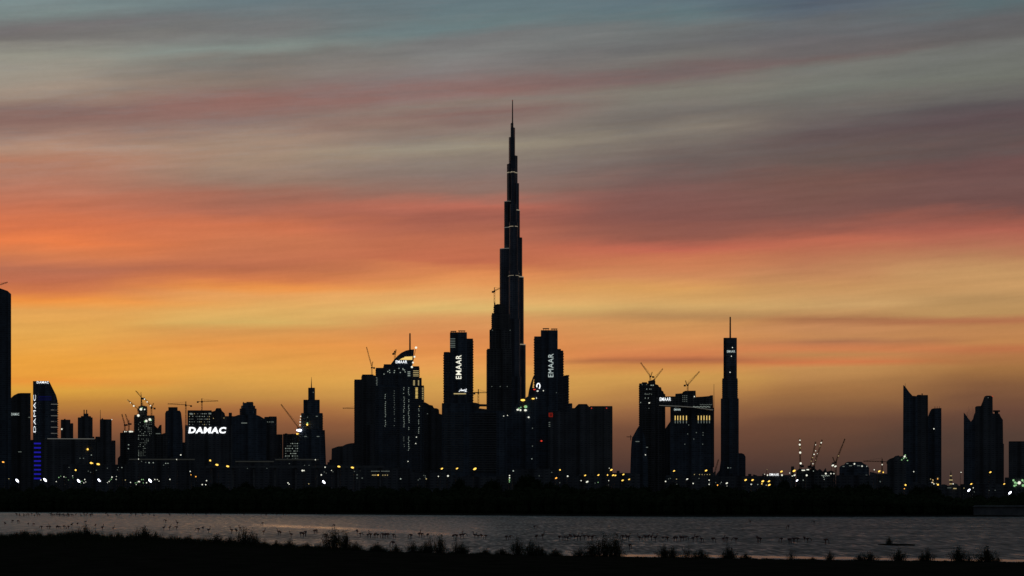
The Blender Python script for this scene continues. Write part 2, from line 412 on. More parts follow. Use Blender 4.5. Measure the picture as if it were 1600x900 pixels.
# near bank
mb = MB(); rows = [(-9, -1.1), (-3, -.15), (0, .08), (6, .30), (20, .42), (60, .5), (160, .5), (500, .5), (1200, .5)]
PXN = [-1400 + 10 * i for i in range(441)]
for px in PXN:
    Y0 = Yd(y_near(px)) + 7 * mnoise.noise((px * .017, 0, 0)) + 2.5 * mnoise.noise((px * .08, 5, 0))
    for j, (dy, z) in enumerate(rows):
        Y = Y0 - dy; zz = z + (.12 * mnoise.noise((px * .05, Y * .05, 1)) if 2 < j < 6 else 0)
        mb.v.append((gx(px, max(Y, 300)) , Y, zz))
n = len(rows)
for i in range(len(PXN) - 1):
    for k in range(n - 1): a = i * n + k; mb.f.append([a, a + 1, a + n + 1, a + n])
tag(mb.build('near_bank', noisy('bank soil', (.018, .017, .012), (.035, .03, .022), .2)), kind='structure')
# water: one sheet; the "calm" attribute says where the wind leaves the surface smooth
m_w = bpy.data.materials.new('lagoon water'); m_w.use_nodes = True
nt = m_w.node_tree; b = nt.nodes['Principled BSDF']; nd = nt.nodes.new; lk = nt.links.new
b.inputs['Base Color'].default_value = (.012, .014, .015, 1); b.inputs['IOR'].default_value = 1.33
at = nd('ShaderNodeAttribute'); at.attribute_name = 'calm'
tcw = nd('ShaderNodeTexCoord')
def wave(sx_, sy_, det, zz):
    mp = nd('ShaderNodeMapping'); mp.inputs['Scale'].default_value = (1/sx_, 1/sy_, 1); mp.inputs['Location'].default_value = (0, 0, zz)
    n_ = nd('ShaderNodeTexNoise'); n_.inputs['Scale'].default_value = 1; n_.inputs['Detail'].default_value = det
    lk(tcw.outputs['Object'], mp.inputs[0]); lk(mp.outputs[0], n_.inputs[0]); return n_.outputs[0]
wd = wave(1.3, 15, 3, 11)
wa, wb, wc_ = wave(7, 30, 3, 0), wave(40, 90, 3, 3), wave(1.6, 5, 2, 7)
def mw(op, a, c, d=None):
    n_ = nd('ShaderNodeMath'); n_.operation = op
    for i, v in enumerate((a, c, d)):
        if v is None: continue
        if isinstance(v, (int, float)): n_.inputs[i].default_value = v
        else: lk(v, n_.inputs[i])
    return n_.outputs[0]
calm = mw('MULTIPLY', at.outputs['Fac'], mw('ADD', mw('MULTIPLY', wb, 1.1), mw('ADD', mw('MULTIPLY', wa, .8), .05)))
rr = mw('MINIMUM', mw('MAXIMUM', mw('MULTIPLY_ADD', mw('SUBTRACT', wd, .5), 1.1, mw('MULTIPLY_ADD', mw('SUBTRACT', wa, .5), .45, mw('MULTIPLY_ADD', mw('SUBTRACT', wb, .5), .3, .52))), .22), .8)
rough = nd('ShaderNodeMix'); rough.data_type = 'FLOAT'; lk(mw('MINIMUM', calm, 1), rough.inputs[0]); lk(rr, rough.inputs[2]); rough.inputs[3].default_value = .2
lk(rough.outputs[0], b.inputs['Roughness'])
bp = nd('ShaderNodeBump'); bp.inputs['Strength'].default_value = .25; bp.inputs['Distance'].default_value = .25
lk(mw('ADD', wa, mw('MULTIPLY', wc_, .4)), bp.inputs['Height']); lk(bp.outputs[0], b.inputs['Normal'])
mb = MB(); calm_v = []
PXW = [-1400 + 12 * i for i in range(367)]; PYW = [799 + .75 * i for i in range(112)]
BANDS = [  # polylines in the lagoon where the water lies smooth: (photo points, half width, strength)
    ([(-300,802),(200,803.5),(430,804.5),(545,805)], 3.2, .6),
    ([(440,804.6),(470,804.8),(520,805)], 1.8, 1.2),
    ([(-300,822),(60,820.5),(160,821.5),(330,818.5),(430,819.5)], 1.5, .55),
    ([(330,819.5),(420,821),(520,825),(600,829),(690,834),(760,837)], 5.5, .8),
    ([(30,810),(60,810.5),(110,810.5)], 1.6, .9), ([(-200,836),(150,838),(420,846),(640,850),(760,852)], 9, .45),
    ([(-300,814),(250,816),(620,824),(800,830)], 24, .5),
    ([(850,867),(960,868),(1120,869),(1290,872),(1500,875),(1900,879)], 2.8, 1.1),
    ([(1330,829),(1640,829.5)], 1.0, .3),
]
def calm_at(px, py):
    c = 0
    for pts, hw, st_ in BANDS:
        for (a, bb), (cc, d) in zip(pts, pts[1:]):
            if a <= px < cc:
                yy = bb + (d - bb) * (px - a) / (cc - a); e = abs(py - yy) / hw
                f = min(1, (px - pts[0][0]) / 80 + .0, (pts[-1][0] - px) / 60)
                c = max(c, st_ * max(0, f) * math.exp(-e * e * 1.4))
    return min(1, c)
for px in PXW:
    for py in PYW:
        Y = Yd(py); mb.v.append((gx(px, Y), Y, 0)); calm_v.append(calm_at(px, py))
n = len(PYW)
for i in range(len(PXW) - 1):
    for k in range(n - 1): a = i * n + k; mb.f.append([a, a + 1, a + n + 1, a + n])
wo_ = mb.build('water', m_w); tag(wo_, kind='structure')
atr = wo_.data.attributes.new('calm', 'FLOAT', 'POINT'); atr.data.foreach_set('value', calm_v)

# ------------------------------------------------------------------ the city, from left to right
GR = None
# tall tower cut by the left edge
b = Bld('skyscraper', 'tall plain dark tower cut off by the left edge, crane boom on its roof', 'skyscraper', -20, 5600)
b.prism('shaft', [(-58,790),(17.5,790),(17.5,459),(12,454),(0,450),(-14,447),(-58,447)], 60, 0, 'glass')
b.box('roof_plant', -30, -4, 444, 449, 20, 20, 'roof')
b.win(6.5, 722, 1.2, 1.2, 'winwarm')
# rounded office block behind the sign tower
b = Bld('office_tower', 'dark block with one rounded roof corner and tiny pale sign, left of the vertical-sign tower', 'office tower', 33, 5700)
b.prism('shaft', [(14,790),(14,628),(18,621),(22,617.5),(28,614.5),(33,614),(48,614),(48,790)], 50, 0, 'conc')
b.text('DAMAC', 17.8, 30, 645.2, 649.2, 'signg', 0, off=.01)
b.box('wing', 48, 54, 688, None, 30, 8, 'conc'); b.win(46, 652, 3, .8, 'windim'); b.win(31, 706, 5, .8, 'windim')
# tower with vertical sign
b = Bld('office_tower', 'slant-shouldered tower with a tall white vertical sign and blue lit strips below', 'office tower', 71, 5300)
b.prism('shaft', [(51.5,790),(51.5,595.5),(76.5,595.5),(79,600),(83,608),(87.5,617),(90,626),(90,790)], 45, 0, 'glass')
for i, y in enumerate((631.5, 640.5, 649.5, 658.5, 667.5, 677)): b.win(85, y, 10.5, .9, 'banddim', 0, 'balcony_light')
sb = MB()
for i in range(22):
    z = b.z(630 + i * 3.6); sb.box(b.x(84), b.x(91.3), -1.2, 30, z, z + .8)
sb.build('balcony_slabs', M['slab'], b.root)
b.text('DAMAC', 52.2, 55.8, 617, 675.5, 'signw', -.3, True, -.012)
b.text('DAMAC', 57.5, 76, 595.6, 599.2, 'signw', -.3, off=.01)
for y in (693, 699.8, 706.8, 713.6, 720.4, 727.2, 734, 740.8, 747.6): b.win(58.5, y, 10.5, 2.2, 'blue', 0, 'light_strip')
for y in (619.5, 622, 624.8): b.win(70, y, 21, .8, 'bluedim', 0, 'light_strip')
# low podium with pale roof edge
b = Bld('low_building', 'broad dark podium block with a pale roof edge line beside the vertical-sign tower', 'low building', 118, 5000)
b.box('wall', 66, 150, 686.5, None, 70, 0, 'conc'); b.box('wall', 150, 156, 691, None, 60, 4, 'conc'); b.win(111, 685.6, 73, 1.0, 'banddim', -.4, 'roof_edge')  # the pale roof edge line is put in as faint emission
for x, y in ((137, 702),): b.flood(x, y, 1.5, 'yellow')
for x in (125, 130.5, 142.5): b.win(x, 716 if x < 140 else 711, 1.4, 1.1, 'windim')
# towers behind it
b = Bld('apartment_tower', 'small flat-roofed dark tower with a lower right shoulder behind the podium block', 'apartment tower', 103, 6800)
b.box('shaft', 95, 110, 656.5, None, 40, 0, 'conc', clutter=2); b.box('setback', 110, 114.5, 662, None, 34, 3, 'conc')
b.flood(96.5, 670.5, 1.2, 'bulb')
b = Bld('apartment_tower', 'dark stepped tower with two short chimney-like posts on its roof', 'apartment tower', 133, 6700)
b.box('shaft', 121.5, 144.8, 653, None, 40, 0, 'conc', clutter=3); b.box('setback', 126.5, 142, 650, 653.2, 30, 4, 'conc'); b.box('crown', 130.4, 138.2, 646, 650.2, 20, 8, 'conc')
b.box('post', 130.6, 132.2, 640, 646.2, 6, 12, 'roof'); b.box('post', 134.6, 136.2, 640, 646.2, 6, 12, 'roof'); b.box('wall', 144.8, 147.5, 683, None, 30, 5, 'conc')
b = Bld('apartment_tower', 'dark tower with a thin mast on its left corner and a lower right wing', 'apartment tower', 166, 6500)
b.box('shaft', 156, 174.5, 656, None, 40, 0, 'conc', clutter=2); b.mast(156.8, 640, 656, 1.0); b.box('wing', 174.5, 180.5, 689, None, 34, 3, 'conc'); b.box('podium', 149, 156, 683, None, 40, 5, 'conc')
b.flood(174.8, 655.5, .7, 'bulb')
# unfinished pair with lit grid
b = Bld('construction_tower', 'squat unfinished tower with lit roof rim and two cranes, left of the stepped unfinished tower', 'unfinished tower', 198, 5900)
b.box('shaft', 187.5, 210, 677, None, 40, 0, 'raw'); b.box('setback', 192, 209, 673, 677.2, 30, 4, 'raw'); b.prism('wing', [(183,790),(184,716),(187.5,712),(187.5,790)], 30, 4, 'conc')
for x, r in ((195, .9), (197.5, .6), (202.5, 1.2), (204.5, 1.4), (207, 1.0)): b.flood(x, 674.3, r, 'bulb', 3)
for x, y in ((201, 695), (200.5, 701)): b.win(x, y, 1.5, 1.2, 'win')
b = Bld('construction_tower', 'stepped unfinished tower speckled with work lights, cranes and a needle mast on top', 'unfinished tower', 226, 5800)
b.box('shaft', 209.5, 241.5, 650, None, 45, 0, 'raw', slabs=4.2, proud=.8); b.box('setback', 210, 217, 648, 650.3, 20, 6, 'raw'); b.box('setback', 216.5, 230, 635.5, 650.2, 25, 8, 'raw', slabs=4.2, proud=.8)
b.box('crown', 219, 227, 633.5, 635.8, 12, 14, 'raw'); b.mast(220.3, 612, 634, 1.2, 18); b.mast(223.2, 628, 634, 1.2, 18)
b.prism('wing', [(241.5,790),(241.5,664),(244,667),(246.5,669),(249.5,664),(252.5,663.5),(252.5,678),(262,675),(262,790)], 35, 3, 'raw')
for x, y, r, mm in ((220.2,639.5,2.0,'bulb'),(226,639.8,1.0,'bulb'),(216.2,649.3,2.0,'bulb'),(228.5,657.8,1.9,'bulb'),(234,655.5,2.0,'bulb'),(236,656.5,1.2,'green'),(226.5,658.5,1.3,'green'),(222,637.5,1.0,'green')): b.flood(x, y, r, mm, -1)
g = 0
for iy in range(19):
    for ix in range(9):
        y = 660 + iy * 2.9; x = 216.5 + ix * 2.5
        if (iy > 11 and ix > 4) or (iy > 8 and ix > 6) or random.random() < .38 or g >= 96: continue
        b.win(x, y, .75, .75, random.choice(['windim', 'windim', 'win']), -1); g += 1
b.win(247, 677.5, 7, .8, 'windim')
# flat-capped tapered tower
b = Bld('skyscraper', 'plain dark tower tapering to a flat cap, between stepped unfinished tower and wide white sign', 'skyscraper', 271, 6000)
b.prism('shaft', [(258,790),(258,646),(259.5,642.5),(262,641.5),(281,641.5),(283,645),(284.2,656),(285.5,672),(286,790)], 40, 0, 'glass')
b.box('crown', 263, 277.5, 636, 641.8, 28, 6, 'roof'); b.box('podium', 244, 300, 692, None, 50, 6, 'conc')
# windowed unfinished block behind the sign
b = Bld('construction_tower', 'wide unfinished block with rows of lit window holes behind the wide white sign', 'unfinished tower', 320, 6300)
b.box('shaft', 293, 331, 642, None, 45, 0, 'raw'); b.prism('wing', [(331,790),(331,643),(336,641.5),(338,637.5),(345,637.5),(347,642),(351,645.5),(352,650),(365,650),(365,790)], 40, 4, 'conc')
b.box('crown', 357.5, 362.5, 644.5, 650.2, 16, 10, 'conc')
for iy in range(5):
    for ix in range(13):
        if random.random() < .34: continue
        b.win(296 + ix * 2.6, 646.5 + iy * 4.2, .9, .9, random.choice(['windim', 'win', 'winwarm', 'windim']))
for x, y in ((298, 646.5), (328, 646.2), (299.5, 647)): b.win(x, y, 4, 2.2, 'windim')
for x, y in ((333.5, 653.5), (350, 653)): b.win(x, y, 1, 1, 'winwarm')
# block with the wide white sign
b = Bld('office_tower', 'broad dark block carrying the wide bright white lettered sign', 'office tower', 326, 5200)
b.box('shaft', 289, 363, 665.5, None, 50, 0, 'conc', clutter=4)
b.text('DAMAC', 295, 353, 667.2, 677.2, 'signw', -.3, off=.045, shear=1.5)
b.flood(282.5, 711, 1.0, 'bulb', 0)
# round-topped tower group
b = Bld('skyscraper', 'broad dark tower with a round drum top, right of the wide white sign', 'skyscraper', 388, 5600)
b.drum('crown', 374.3, 401, 638, 660, 4, 'glass'); b.drum('crown', 376.5, 398.8, 633.5, 638.2, 7, 'glass'); b.drum('crown', 379, 396, 629, 633.7, 9, 'glass')
b.box('roof_plant', 379.5, 381, 627.5, 629.2, 10, 16, 'roof'); b.box('roof_plant', 385, 395.5, 627.5, 629.2, 10, 16, 'roof')
b.prism('shaft', [(362,790),(362,651),(368,650),(372,648.3),(401,648.3),(406,650),(411,653),(416,655.5),(416,790)], 50, 0, 'glass')
b.win(381.5, 661, 9, 1.2, 'windim', 0, 'sign')
b = Bld('office_tower', 'flat dark tower with faint lit dots near its roof, right of the round-topped tower', 'office tower', 422, 5750)
b.box('shaft', 413, 432.5, 652.3, None, 40, 0, 'conc'); b.box('crown', 420, 432.2, 650.5, 652.6, 22, 6, 'conc')
for x in (415, 418, 420.8, 423.5, 425.5, 427): b.win(x, 659.3, 1.1, 1.1, 'windim')
b.box('podium', 432.5, 441.5, 679.5, None, 40, 5, 'conc')
b = Bld('office_tower', 'lower block with a dense grid of pale lit windows beside the stepped spire tower', 'office tower', 457, 5900)
b.box('shaft', 442, 470, 679, None, 40, 0, 'raw', clutter=5)
for iy in range(7):
    for ix in range(9):
        if random.random() < .25: continue
        b.win(446.5 + ix * 2.6, 693 + iy * 3.9, 1.2, 1.1, random.choice(['win', 'windim', 'windim']))
# stepped spire tower
b = Bld('skyscraper', 'dark stepped tower narrowing to a needle spire, work lights down its left side', 'skyscraper', 487, 5600)
b.prism('shaft', [(463.5,790),(466,700),(467.2,672),(507.6,672),(509.3,720),(509.8,790)], 50, 0, 'glass')
b.box('setback', 470.4, 504.4, 646.3, 672.2, 42, 4, 'glass', slabs=5, proud=.6); b.box('setback', 474, 499.6, 625.3, 646.6, 34, 8, 'glass'); b.box('setback', 481.5, 492.2, 606.3, 625.6, 20, 14, 'glass')
b.mast(486.6, 588, 606.5, 2.0, 22, part='spire', tip=.15); b.box('balcony', 499.8, 502.5, 645, 646.2, 8, 10, 'roof')
for x, y, r, mm, ax in ((469.8,650.5,.9,'bulb',1),(469,659.3,1.1,'bulb',1),(468.7,664,1.0,'bulb',1),(467.5,672.3,2.2,'white',1.9),(465,678,1.4,'yellow',1.5),(480,663.5,1.6,'yellow',.9),(480.3,661,1.1,'green',1),(469.2,655,.7,'bulb',1)): b.flood(x, y, r, mm, -.2, ax)
for x, y, w in ((477.5, 682, 4), (497, 682, 4), (480.5, 652, 1.2), (489.5, 613, 1.4), (495, 650.5, 3)): b.win(x, y, w, 1.0, 'windim', -.7)
# low sloping block
b = Bld('low_building', 'low dark building with a rising sloped roof, left of the tall twin slab', 'low building', 536, 6500)
b.prism('wall', [(513.5,790),(514.5,718.5),(517.8,718),(518.3,701),(524,699),(528,697.5),(535,697),(541,694),(548,692.5),(556,692),(556,790)], 60, 0, 'conc')
# slab pair
b = Bld('apartment_tower', 'tall plain slab tower with a higher right half and a luffing crane on top', 'apartment tower', 570, 6100)
b.box('shaft', 553.6, 566, 593.8, None, 40, 0, 'conc', slabs=3.7, proud=.5); b.box('shaft', 564.8, 587, 587.5, None, 44, -4, 'conc', slabs=3.7, proud=.5); b.box('crown', 566, 583.5, 585, 587.8, 28, 2, 'roof')
b.box('podium', 572, 588, 665, None, 30, -12, 'conc')
# curved-crown tower
b = Bld('skyscraper', 'dark tower with a quarter-round sail crown, lit window columns and a tall mast', 'skyscraper', 625, 5700)
b.box('shaft', 586.5, 660, 603, None, 45, 0, 'glass', slabs=3.9, proud=.6)
b.box('setback', 587, 600, 575.5, 603.2, 34, 5, 'glass', slabs=3.9, proud=.6); b.box('setback', 598.8, 655.3, 573, 603.3, 38, 3, 'glass', slabs=3.9, proud=.6); b.box('setback', 655.3, 659, 591, 603.3, 30, 6, 'glass')
b.box('setback', 660, 662.6, 603, None, 30, 5, 'glass', slabs=3.9, proud=.6)
b.box('setback', 599.5, 612, 568.8, 573.3, 26, 8, 'glass')
b.prism('crown', [(608.5,573.2),(611.5,567.5),(616,561.5),(621,556),(627,551),(634,547.5),(641,545.9),(647,545.6),(646,560),(643.6,573.2)], 26, 6, 'glass')
b.mast(640.6, 520, 546, 2.6, 16, tip=.85)
b.text('EMAAR', 618.3, 636, 562.9, 567.4, 'signw', 5.6, off=.01)
b.prism('lit_wedge', [(624,562),(628,559.5),(632,558.3),(632,557.2),(644.6,556.6),(644.2,562)], .7, 5.4, 'wingold')
for x, y, r in ((650, 543, 1.9), (647.6, 557.3, 1.5), (645.3, 566.3, 1.4), (643.6, 573.3, 1.6)): b.flood(x, y, r, 'bulb', 4.5)
mbb = MB(); mbb.bar((b.x(643.4), 10, b.z(574)), (b.x(650.2), 10, b.z(541.5)), .45); mbb.build('light_pole', M['metal'], b.root)
for y in (581, 584, 587): b.win(639, y, 4, .9, 'win', 2.2)
for y in (579.3, 582, 584.7, 587.3): b.win(650, y, 8.6, .8, 'winwarm', 2.2)
for i in range(5): b.win(647, 594.8 + i * 1.75, 2.6, 1.0, 'winwarm', 2.2); b.win(654, 594.8 + i * 1.75, 1.9, 1.0, 'winwarm', 2.2)
for i in range(8): b.win(651, 606.3 + i * 2.2, 3.6, 1.05, 'wingold', -.8)
for i in range(7): b.win(660.6, 606.5 + i * 2.8, 2.2, .9, 'winwarm', -.8)
for x, y in ((606,580.5),(608.5,578.5),(609,582),(616.5,579),(616,582),(623.5,575.5),(625.5,582),(629.5,576),(632,578),(633,581),(600,584.5),(630,577.5)): b.win(x, y, 1.4, 1.1, 'win', 2.2)
for i in range(9): b.win(588.5 + (i % 2) * .4, 590 + i * 2.3, 1.8, .9, 'windim', 4.2)
for x, y0, y1, step, mm in ((602, 613.5, 666, 2.9, 'win'), (616, 611, 668, 3.6, 'windim'), (631.2, 606, 672, 2.9, 'win'), (638.8, 606, 672, 2.7, 'win'), (631.4, 683, 699, 2.9, 'windim'), (638.6, 683, 708, 2.9, 'win'), (654.2, 636, 678, 2.9, 'win')):
    y = y0
    while y < y1:
        if random.random() < .8: b.win(x + random.choice((0, 0, -.5, .5)), y, .85, .95, mm, -.8)
        y += step
for x, y, mm in ((637.5, 721, 'bulb'), (650.7, 683, 'bulb'), (649.6, 693, 'bulb'), (655.5, 634.8, 'winwarm')): b.win(x, y, 1.3, 1.2, mm, -.8)
# shoulder block right of it
b = Bld('apartment_tower', 'lower dark block with a stepped sloping roofline, right of the curved-crown tower', 'apartment tower', 674, 6000)
b.prism('shaft', [(659,790),(659,628.5),(664,628.5),(668,630.5),(671,632.5),(676,633.5),(678,637.5),(683,638),(685.8,640),(686.3,646),(688.5,647),(692,648),(692,790)], 45, 0, 'conc')
b.win(668, 646.5, 1.4, .9, 'windim')
# left twin with vertical sign
def helipad(b, x0, x1, y, yo):
    mb = MB(); z = b.z(y); mb.box(b.x(x0), b.x(x1), yo, yo + 12, z - .7, z + .7)
    for t in (.15, .5, .85): xx = b.x(x0 + (x1 - x0) * t); mb.box(xx - .5, xx + .5, yo + 3, yo + 4, z - 6, z - .5)
    mb.build('roof_gantry', M['metal'], b.root)
b = Bld('apartment_tower', 'left twin tower with the bright vertical white sign, right shoulder lower than its roof', 'apartment tower', 716, 5900)
b.box('shaft', 703, 729.6, 520, None, 40, 0, 'glass'); b.box('setback', 693.2, 704, 551.2, None, 36, 2, 'glass', slabs=5.4, proud=1.1); b.box('setback', 728.4, 739.2, 529.8, None, 36, 2, 'glass', slabs=5.4, proud=1.1)
b.box('crown', 694, 702, 549.5, 551.4, 10, 10, 'roof')
helipad(b, 704, 713, 517.4, 1); helipad(b, 716, 727, 516.8, 1)
for y in (529.5, 533, 536.3, 539.5, 542.4): b.win(707, y, 8.4, .9, 'windim', -.3, 'balcony_light')
b.text('EMAAR', 712.3, 720.8, 554.8, 592, 'signy', -.3, True, .006)
b.text('\ufead\ufe8e\ufee4\ufecb\ufe87', 717.2, 730.6, 607.4, 612.3, 'signw', -.3, off=.05, shear=1.2)
b.win(718.5, 615.2, 19, 1.4, 'winwarm', -.3, 'lit_canopy')
# broad slatted podium in front
b = Bld('office_tower', 'broad dark block striped with horizontal slats below the left twin tower', 'office tower', 742, 5000)
b.box('shaft', 690.3, 740, 631, None, 50, 0, 'glass'); b.box('shaft', 736, 790, 643, None, 50, 3, 'glass')
b.prism('roof', [(738,633.5),(738,628.5),(744,629),(750,631),(763,631.3),(763,634.3),(750,634.3),(748,637.5),(756,638.5),(770,640),(770,643.2),(738,643.2)], 18, 12, 'roof')
sb = MB(); y = 646
while y < 738: sb.box(b.x(692), b.x(724), -1.0, -.02, b.z(y), b.z(y) + 1.3); sb.box(b.x(733), b.x(776), -1.0 , 3, b.z(y), b.z(y) + 1.3); y += 3.6
sb.build('facade_slats', M['slab'], b.root)
for x, y in ((787, 650), (793, 649)): b.win(x, y, 1.2, 1.1, 'bulb', 2)
# construction tower in front of the tallest
b = Bld('construction_tower', 'rough-edged unfinished tower with a small crane, against the left side of the tallest spire tower', 'unfinished tower', 784, 5500)
b.box('shaft', 764.8, 799, 516, None, 40, 0, 'raw'); b.box('setback', 768.4, 796, 490, 516.3, 34, 3, 'raw', slabs=4.2, proud=1.0); b.box('setback', 771.6, 790, 476.5, 490.3, 28, 5, 'raw', slabs=4.2, proud=.8)
b.box('crown', 772, 774, 472.5, 476.8, 8, 8, 'raw'); b.box('crown', 776, 783, 474.6, 476.8, 8, 8, 'raw'); b.box('setback', 767, 769, 513, 516.4, 10, 6, 'raw')
for x, y in ((769.5, 516), (806, 516)): b.win(min(x, 797), y, 1.2, .8, 'windim', -.2)
b.box('podium', 761, 799.5, 546, None, 46, -3, 'raw')
for x in (768.5, 781.5, 792.5): b.win(x, 604, 1.1, 1.0, 'windim', -3.2)
# the tallest tower
b = Bld('skyscraper', 'tallest tower of the skyline, stepped wings rising to a thin needle spire', 'skyscraper', 800.5, 6000); b.root.location.y -= 45
def capsule(dx, dy, w, n=9):
    ln = math.hypot(dx, dy); a = math.atan2(dy, dx); pts = []
    e = max(ln - w, .1)
    for i in range(n + 1):
        t = -math.pi/2 + math.pi * i / n; pts.append((e + w*math.cos(t), w*math.sin(t)))
    pts += [(0, w), (0, -w)]
    return [(x*math.cos(a) - y*math.sin(a), x*math.sin(a) + y*math.cos(a) + 45) for x, y in pts]
def wing(tip, yt, w, m='steel', direction=None, band=False):
    mb = MB()
    if direction: dx, dy = direction
    else: dx, dy = b.x(tip), 14
    ln = abs(b.x(tip)) if not direction else math.hypot(dx, dy)
    if not direction:                                 # keep the tip's outermost x on the silhouette
        dx = math.copysign(max(abs(dx), .5), dx)
    pts = capsule(dx, dy, w)
    if band: mb.plan(pts, b.z(yt) - band, b.z(yt) + band)
    else: mb.plan(pts, 0, b.z(yt))
    return mb
LW = [(782,389,15),(790.3,315,12.5),(795,256,8),(797.5,214,5),(799.3,192,2.4)]
RW = [(820.2,538.8,16),(816.8,433,14.5),(814.3,371,13),(809.8,329,11),(808.6,286,9),(806.2,243,7),(802.9,199,3.4)]
TIER = {}
for t_, y_, w_ in LW + RW: TIER[t_] = wing(t_, y_, w_).build('wing_tier', M['steel'], b.root)
for ln_, y_, w_ in ((58,590,13.6),(50,500,12.2),(42,425,10.6),(32,349,8.8),(24,320,7),(13,264,3.8)): TIER[ln_] = wing(0, y_, w_, direction=(ln_*.12, -ln_)).build('wing_tier', M['steel'], b.root)
wing(761.5, 546, 18, direction=(b.x(761.5), 30)).build('wing_tier', M['steel'], b.root)
b.mast(800.8, 156, 196, 2.2, 45, part='spire', tip=.6, m='metal')
b.flood(800.7, 157.2, .5, 'red', 45)
for t_, y_, w_, hh in ((820.2,538.3,16.3,1.0),(816.8,432.6,14.8,1.0),(809.8,328.4,11.3,.9),(790.3,355.6,12.8,.7),(790.3,314.8,12.8,.5),(782,388.6,15.3,.6),(795,269.5,8.3,.9),(806.2,269.7,7.3,.9)):
    wing(t_, y_, w_ + .15, band=hh).build('light_band', M['band'] if y_ not in (388.6, 314.8, 355.6) else M['banddim'], TIER[t_])
for ln_, y_, w_, hh in ((42,432.6,10.6,.45),(32,355.6,8.8,.7),(13,269.5,3.8,1.1)):
    wing(0, y_, w_ + .15, direction=(ln_*.12, -ln_), band=hh).build('light_band', M['band'], TIER[ln_])
b.win(810, 428.5, 3, .8, 'windim', 20)
# lit shapes at its right foot: small mall block and the arched building
b = Bld('low_building', 'low dark block dotted with bright green-white lights at the right foot of the tallest tower', 'low building', 822, 5200)
b.prism('wall', [(790,790),(790,650),(800,644),(806,634),(812,626),(822,621),(830,616),(845,616),(860,640),(860,790)], 45, 0, 'glass')
for x, y, r, mm, ax in ((817,625.2,1.6,'yellow',2.2),(833,623,1.0,'yellow',2.4),(838.2,622,1.0,'bulb',.6),(821.3,635.6,2.3,'green',1.1),(820.5,635.2,1.5,'yellow',1.2),(809,640.2,1.4,'bulb',1.4),(813.2,640.8,1.5,'bulb',1),(821,641,1.6,'bulb',1.4),(811,638,1.0,'green',1),(813.8,636.5,.9,'green',1),(826,652,1.2,'bulb',1.2)): b.flood(x, y, r, mm, 0, ax)
for x, y, mm in ((831, 717, 'win'), (832, 669, 'windim'), (832, 697, 'windim')): b.win(x, y, 1.2, 1.2, mm)
b.flood(846, 689, 1.0, 'red', 0, 1.6)
b = Bld('arched_building', 'slim curved fin building with a white lit ring, left of the right twin tower', 'building', 836, 5400)
b.prism('fin', [(823.5,790),(824.5,622),(826.5,609),(829.5,598),(833,588.5),(836,584),(836.5,586),(833.5,594),(832,606),(848,606),(848,790)], 20, 0, 'glass')
mbb = MB()
for i in range(10):
    t0 = R(205 - i * 30); t1 = R(205 - (i + 1) * 30)
    if i > 8: break
    p = lambda t: (b.x(841.2) + math.cos(t) * 2.5 * b.k, -.6, b.z(603.2) + math.sin(t) * 4.3 * b.k)
    mbb.bar(p(t0), p(t1), .85 * b.k)
mbb.build('ring_sign', M['signw'], b.root)
b.flood(835, 608.6, .9, 'red', 0, 2.2); b.flood(840, 611, .9, 'bulb', 0, 1.8)
# right twin
b = Bld('apartment_tower', 'right twin tower with the dimmer vertical white sign, stepping down to the right', 'apartment tower', 858, 5800)
b.box('shaft', 845, 871.4, 516.8, None, 40, 0, 'glass'); b.box('setback', 834.6, 846, 526.4, None, 36, 2, 'glass', slabs=5.4, proud=1.1); b.box('setback', 870, 880.3, 548.6, None, 36, 2, 'glass', slabs=5.4, proud=1.1)
b.box('crown', 871.4, 876.5, 545, 549, 20, 6, 'glass'); b.box('setback', 880.3, 888.6, 587.5, None, 34, 4, 'glass', slabs=5.4, proud=1.1); b.box('crown', 884, 889.5, 585.8, 587.8, 10, 8, 'roof'); b.box('podium', 888.6, 894.3, 631, None, 34, 5, 'glass')
helipad(b, 848, 858, 513.2, 1); helipad(b, 861, 871, 513.8, 1)
b.text('EMAAR', 856.6, 864.6, 552.8, 589.3, 'signg', -.3, True, .0)
b.flood(849, 610.5, .8, 'bulb'); b.win(869.5, 613.5, 1, 1, 'windim')
# broad flat block
b = Bld('hotel_block', 'broad dark flat-topped block with a raised trapezoid roof and a dim red sign', 'building', 907, 5100)
b.prism('wall', [(857,790),(857,642.5),(890,642.5),(890,637.5),(898,637.5),(901.5,633.5),(904,631.2),(917,631.2),(919.5,634.5),(921.5,636),(921.5,790)], 50, 0, 'conc')
b.box('wall', 921.5, 957, 635.6, None, 55, -2, 'pale'); b.box('roof_plant', 935, 938, 634.6, 635.8, 8, 8, 'roof')
for x in (924.3, 947.8): b.flood(x, 637.8, .7, 'red', -2)
for px_, py_, w_, h_ in ((858, 648, 1.2, 6), (860.8, 645.6, 5.6, 1.1), (860.8, 648.4, 4.6, 1.0), (861, 651, 5.2, 1.1), (863.2, 649, 1.0, 5)): b.win(px_, py_, w_, h_, 'dimred', -.2, 'sign')
for y in (660, 663, 666): b.win(853.5 + 5, y, 2.4, .8, 'windim', -.2)
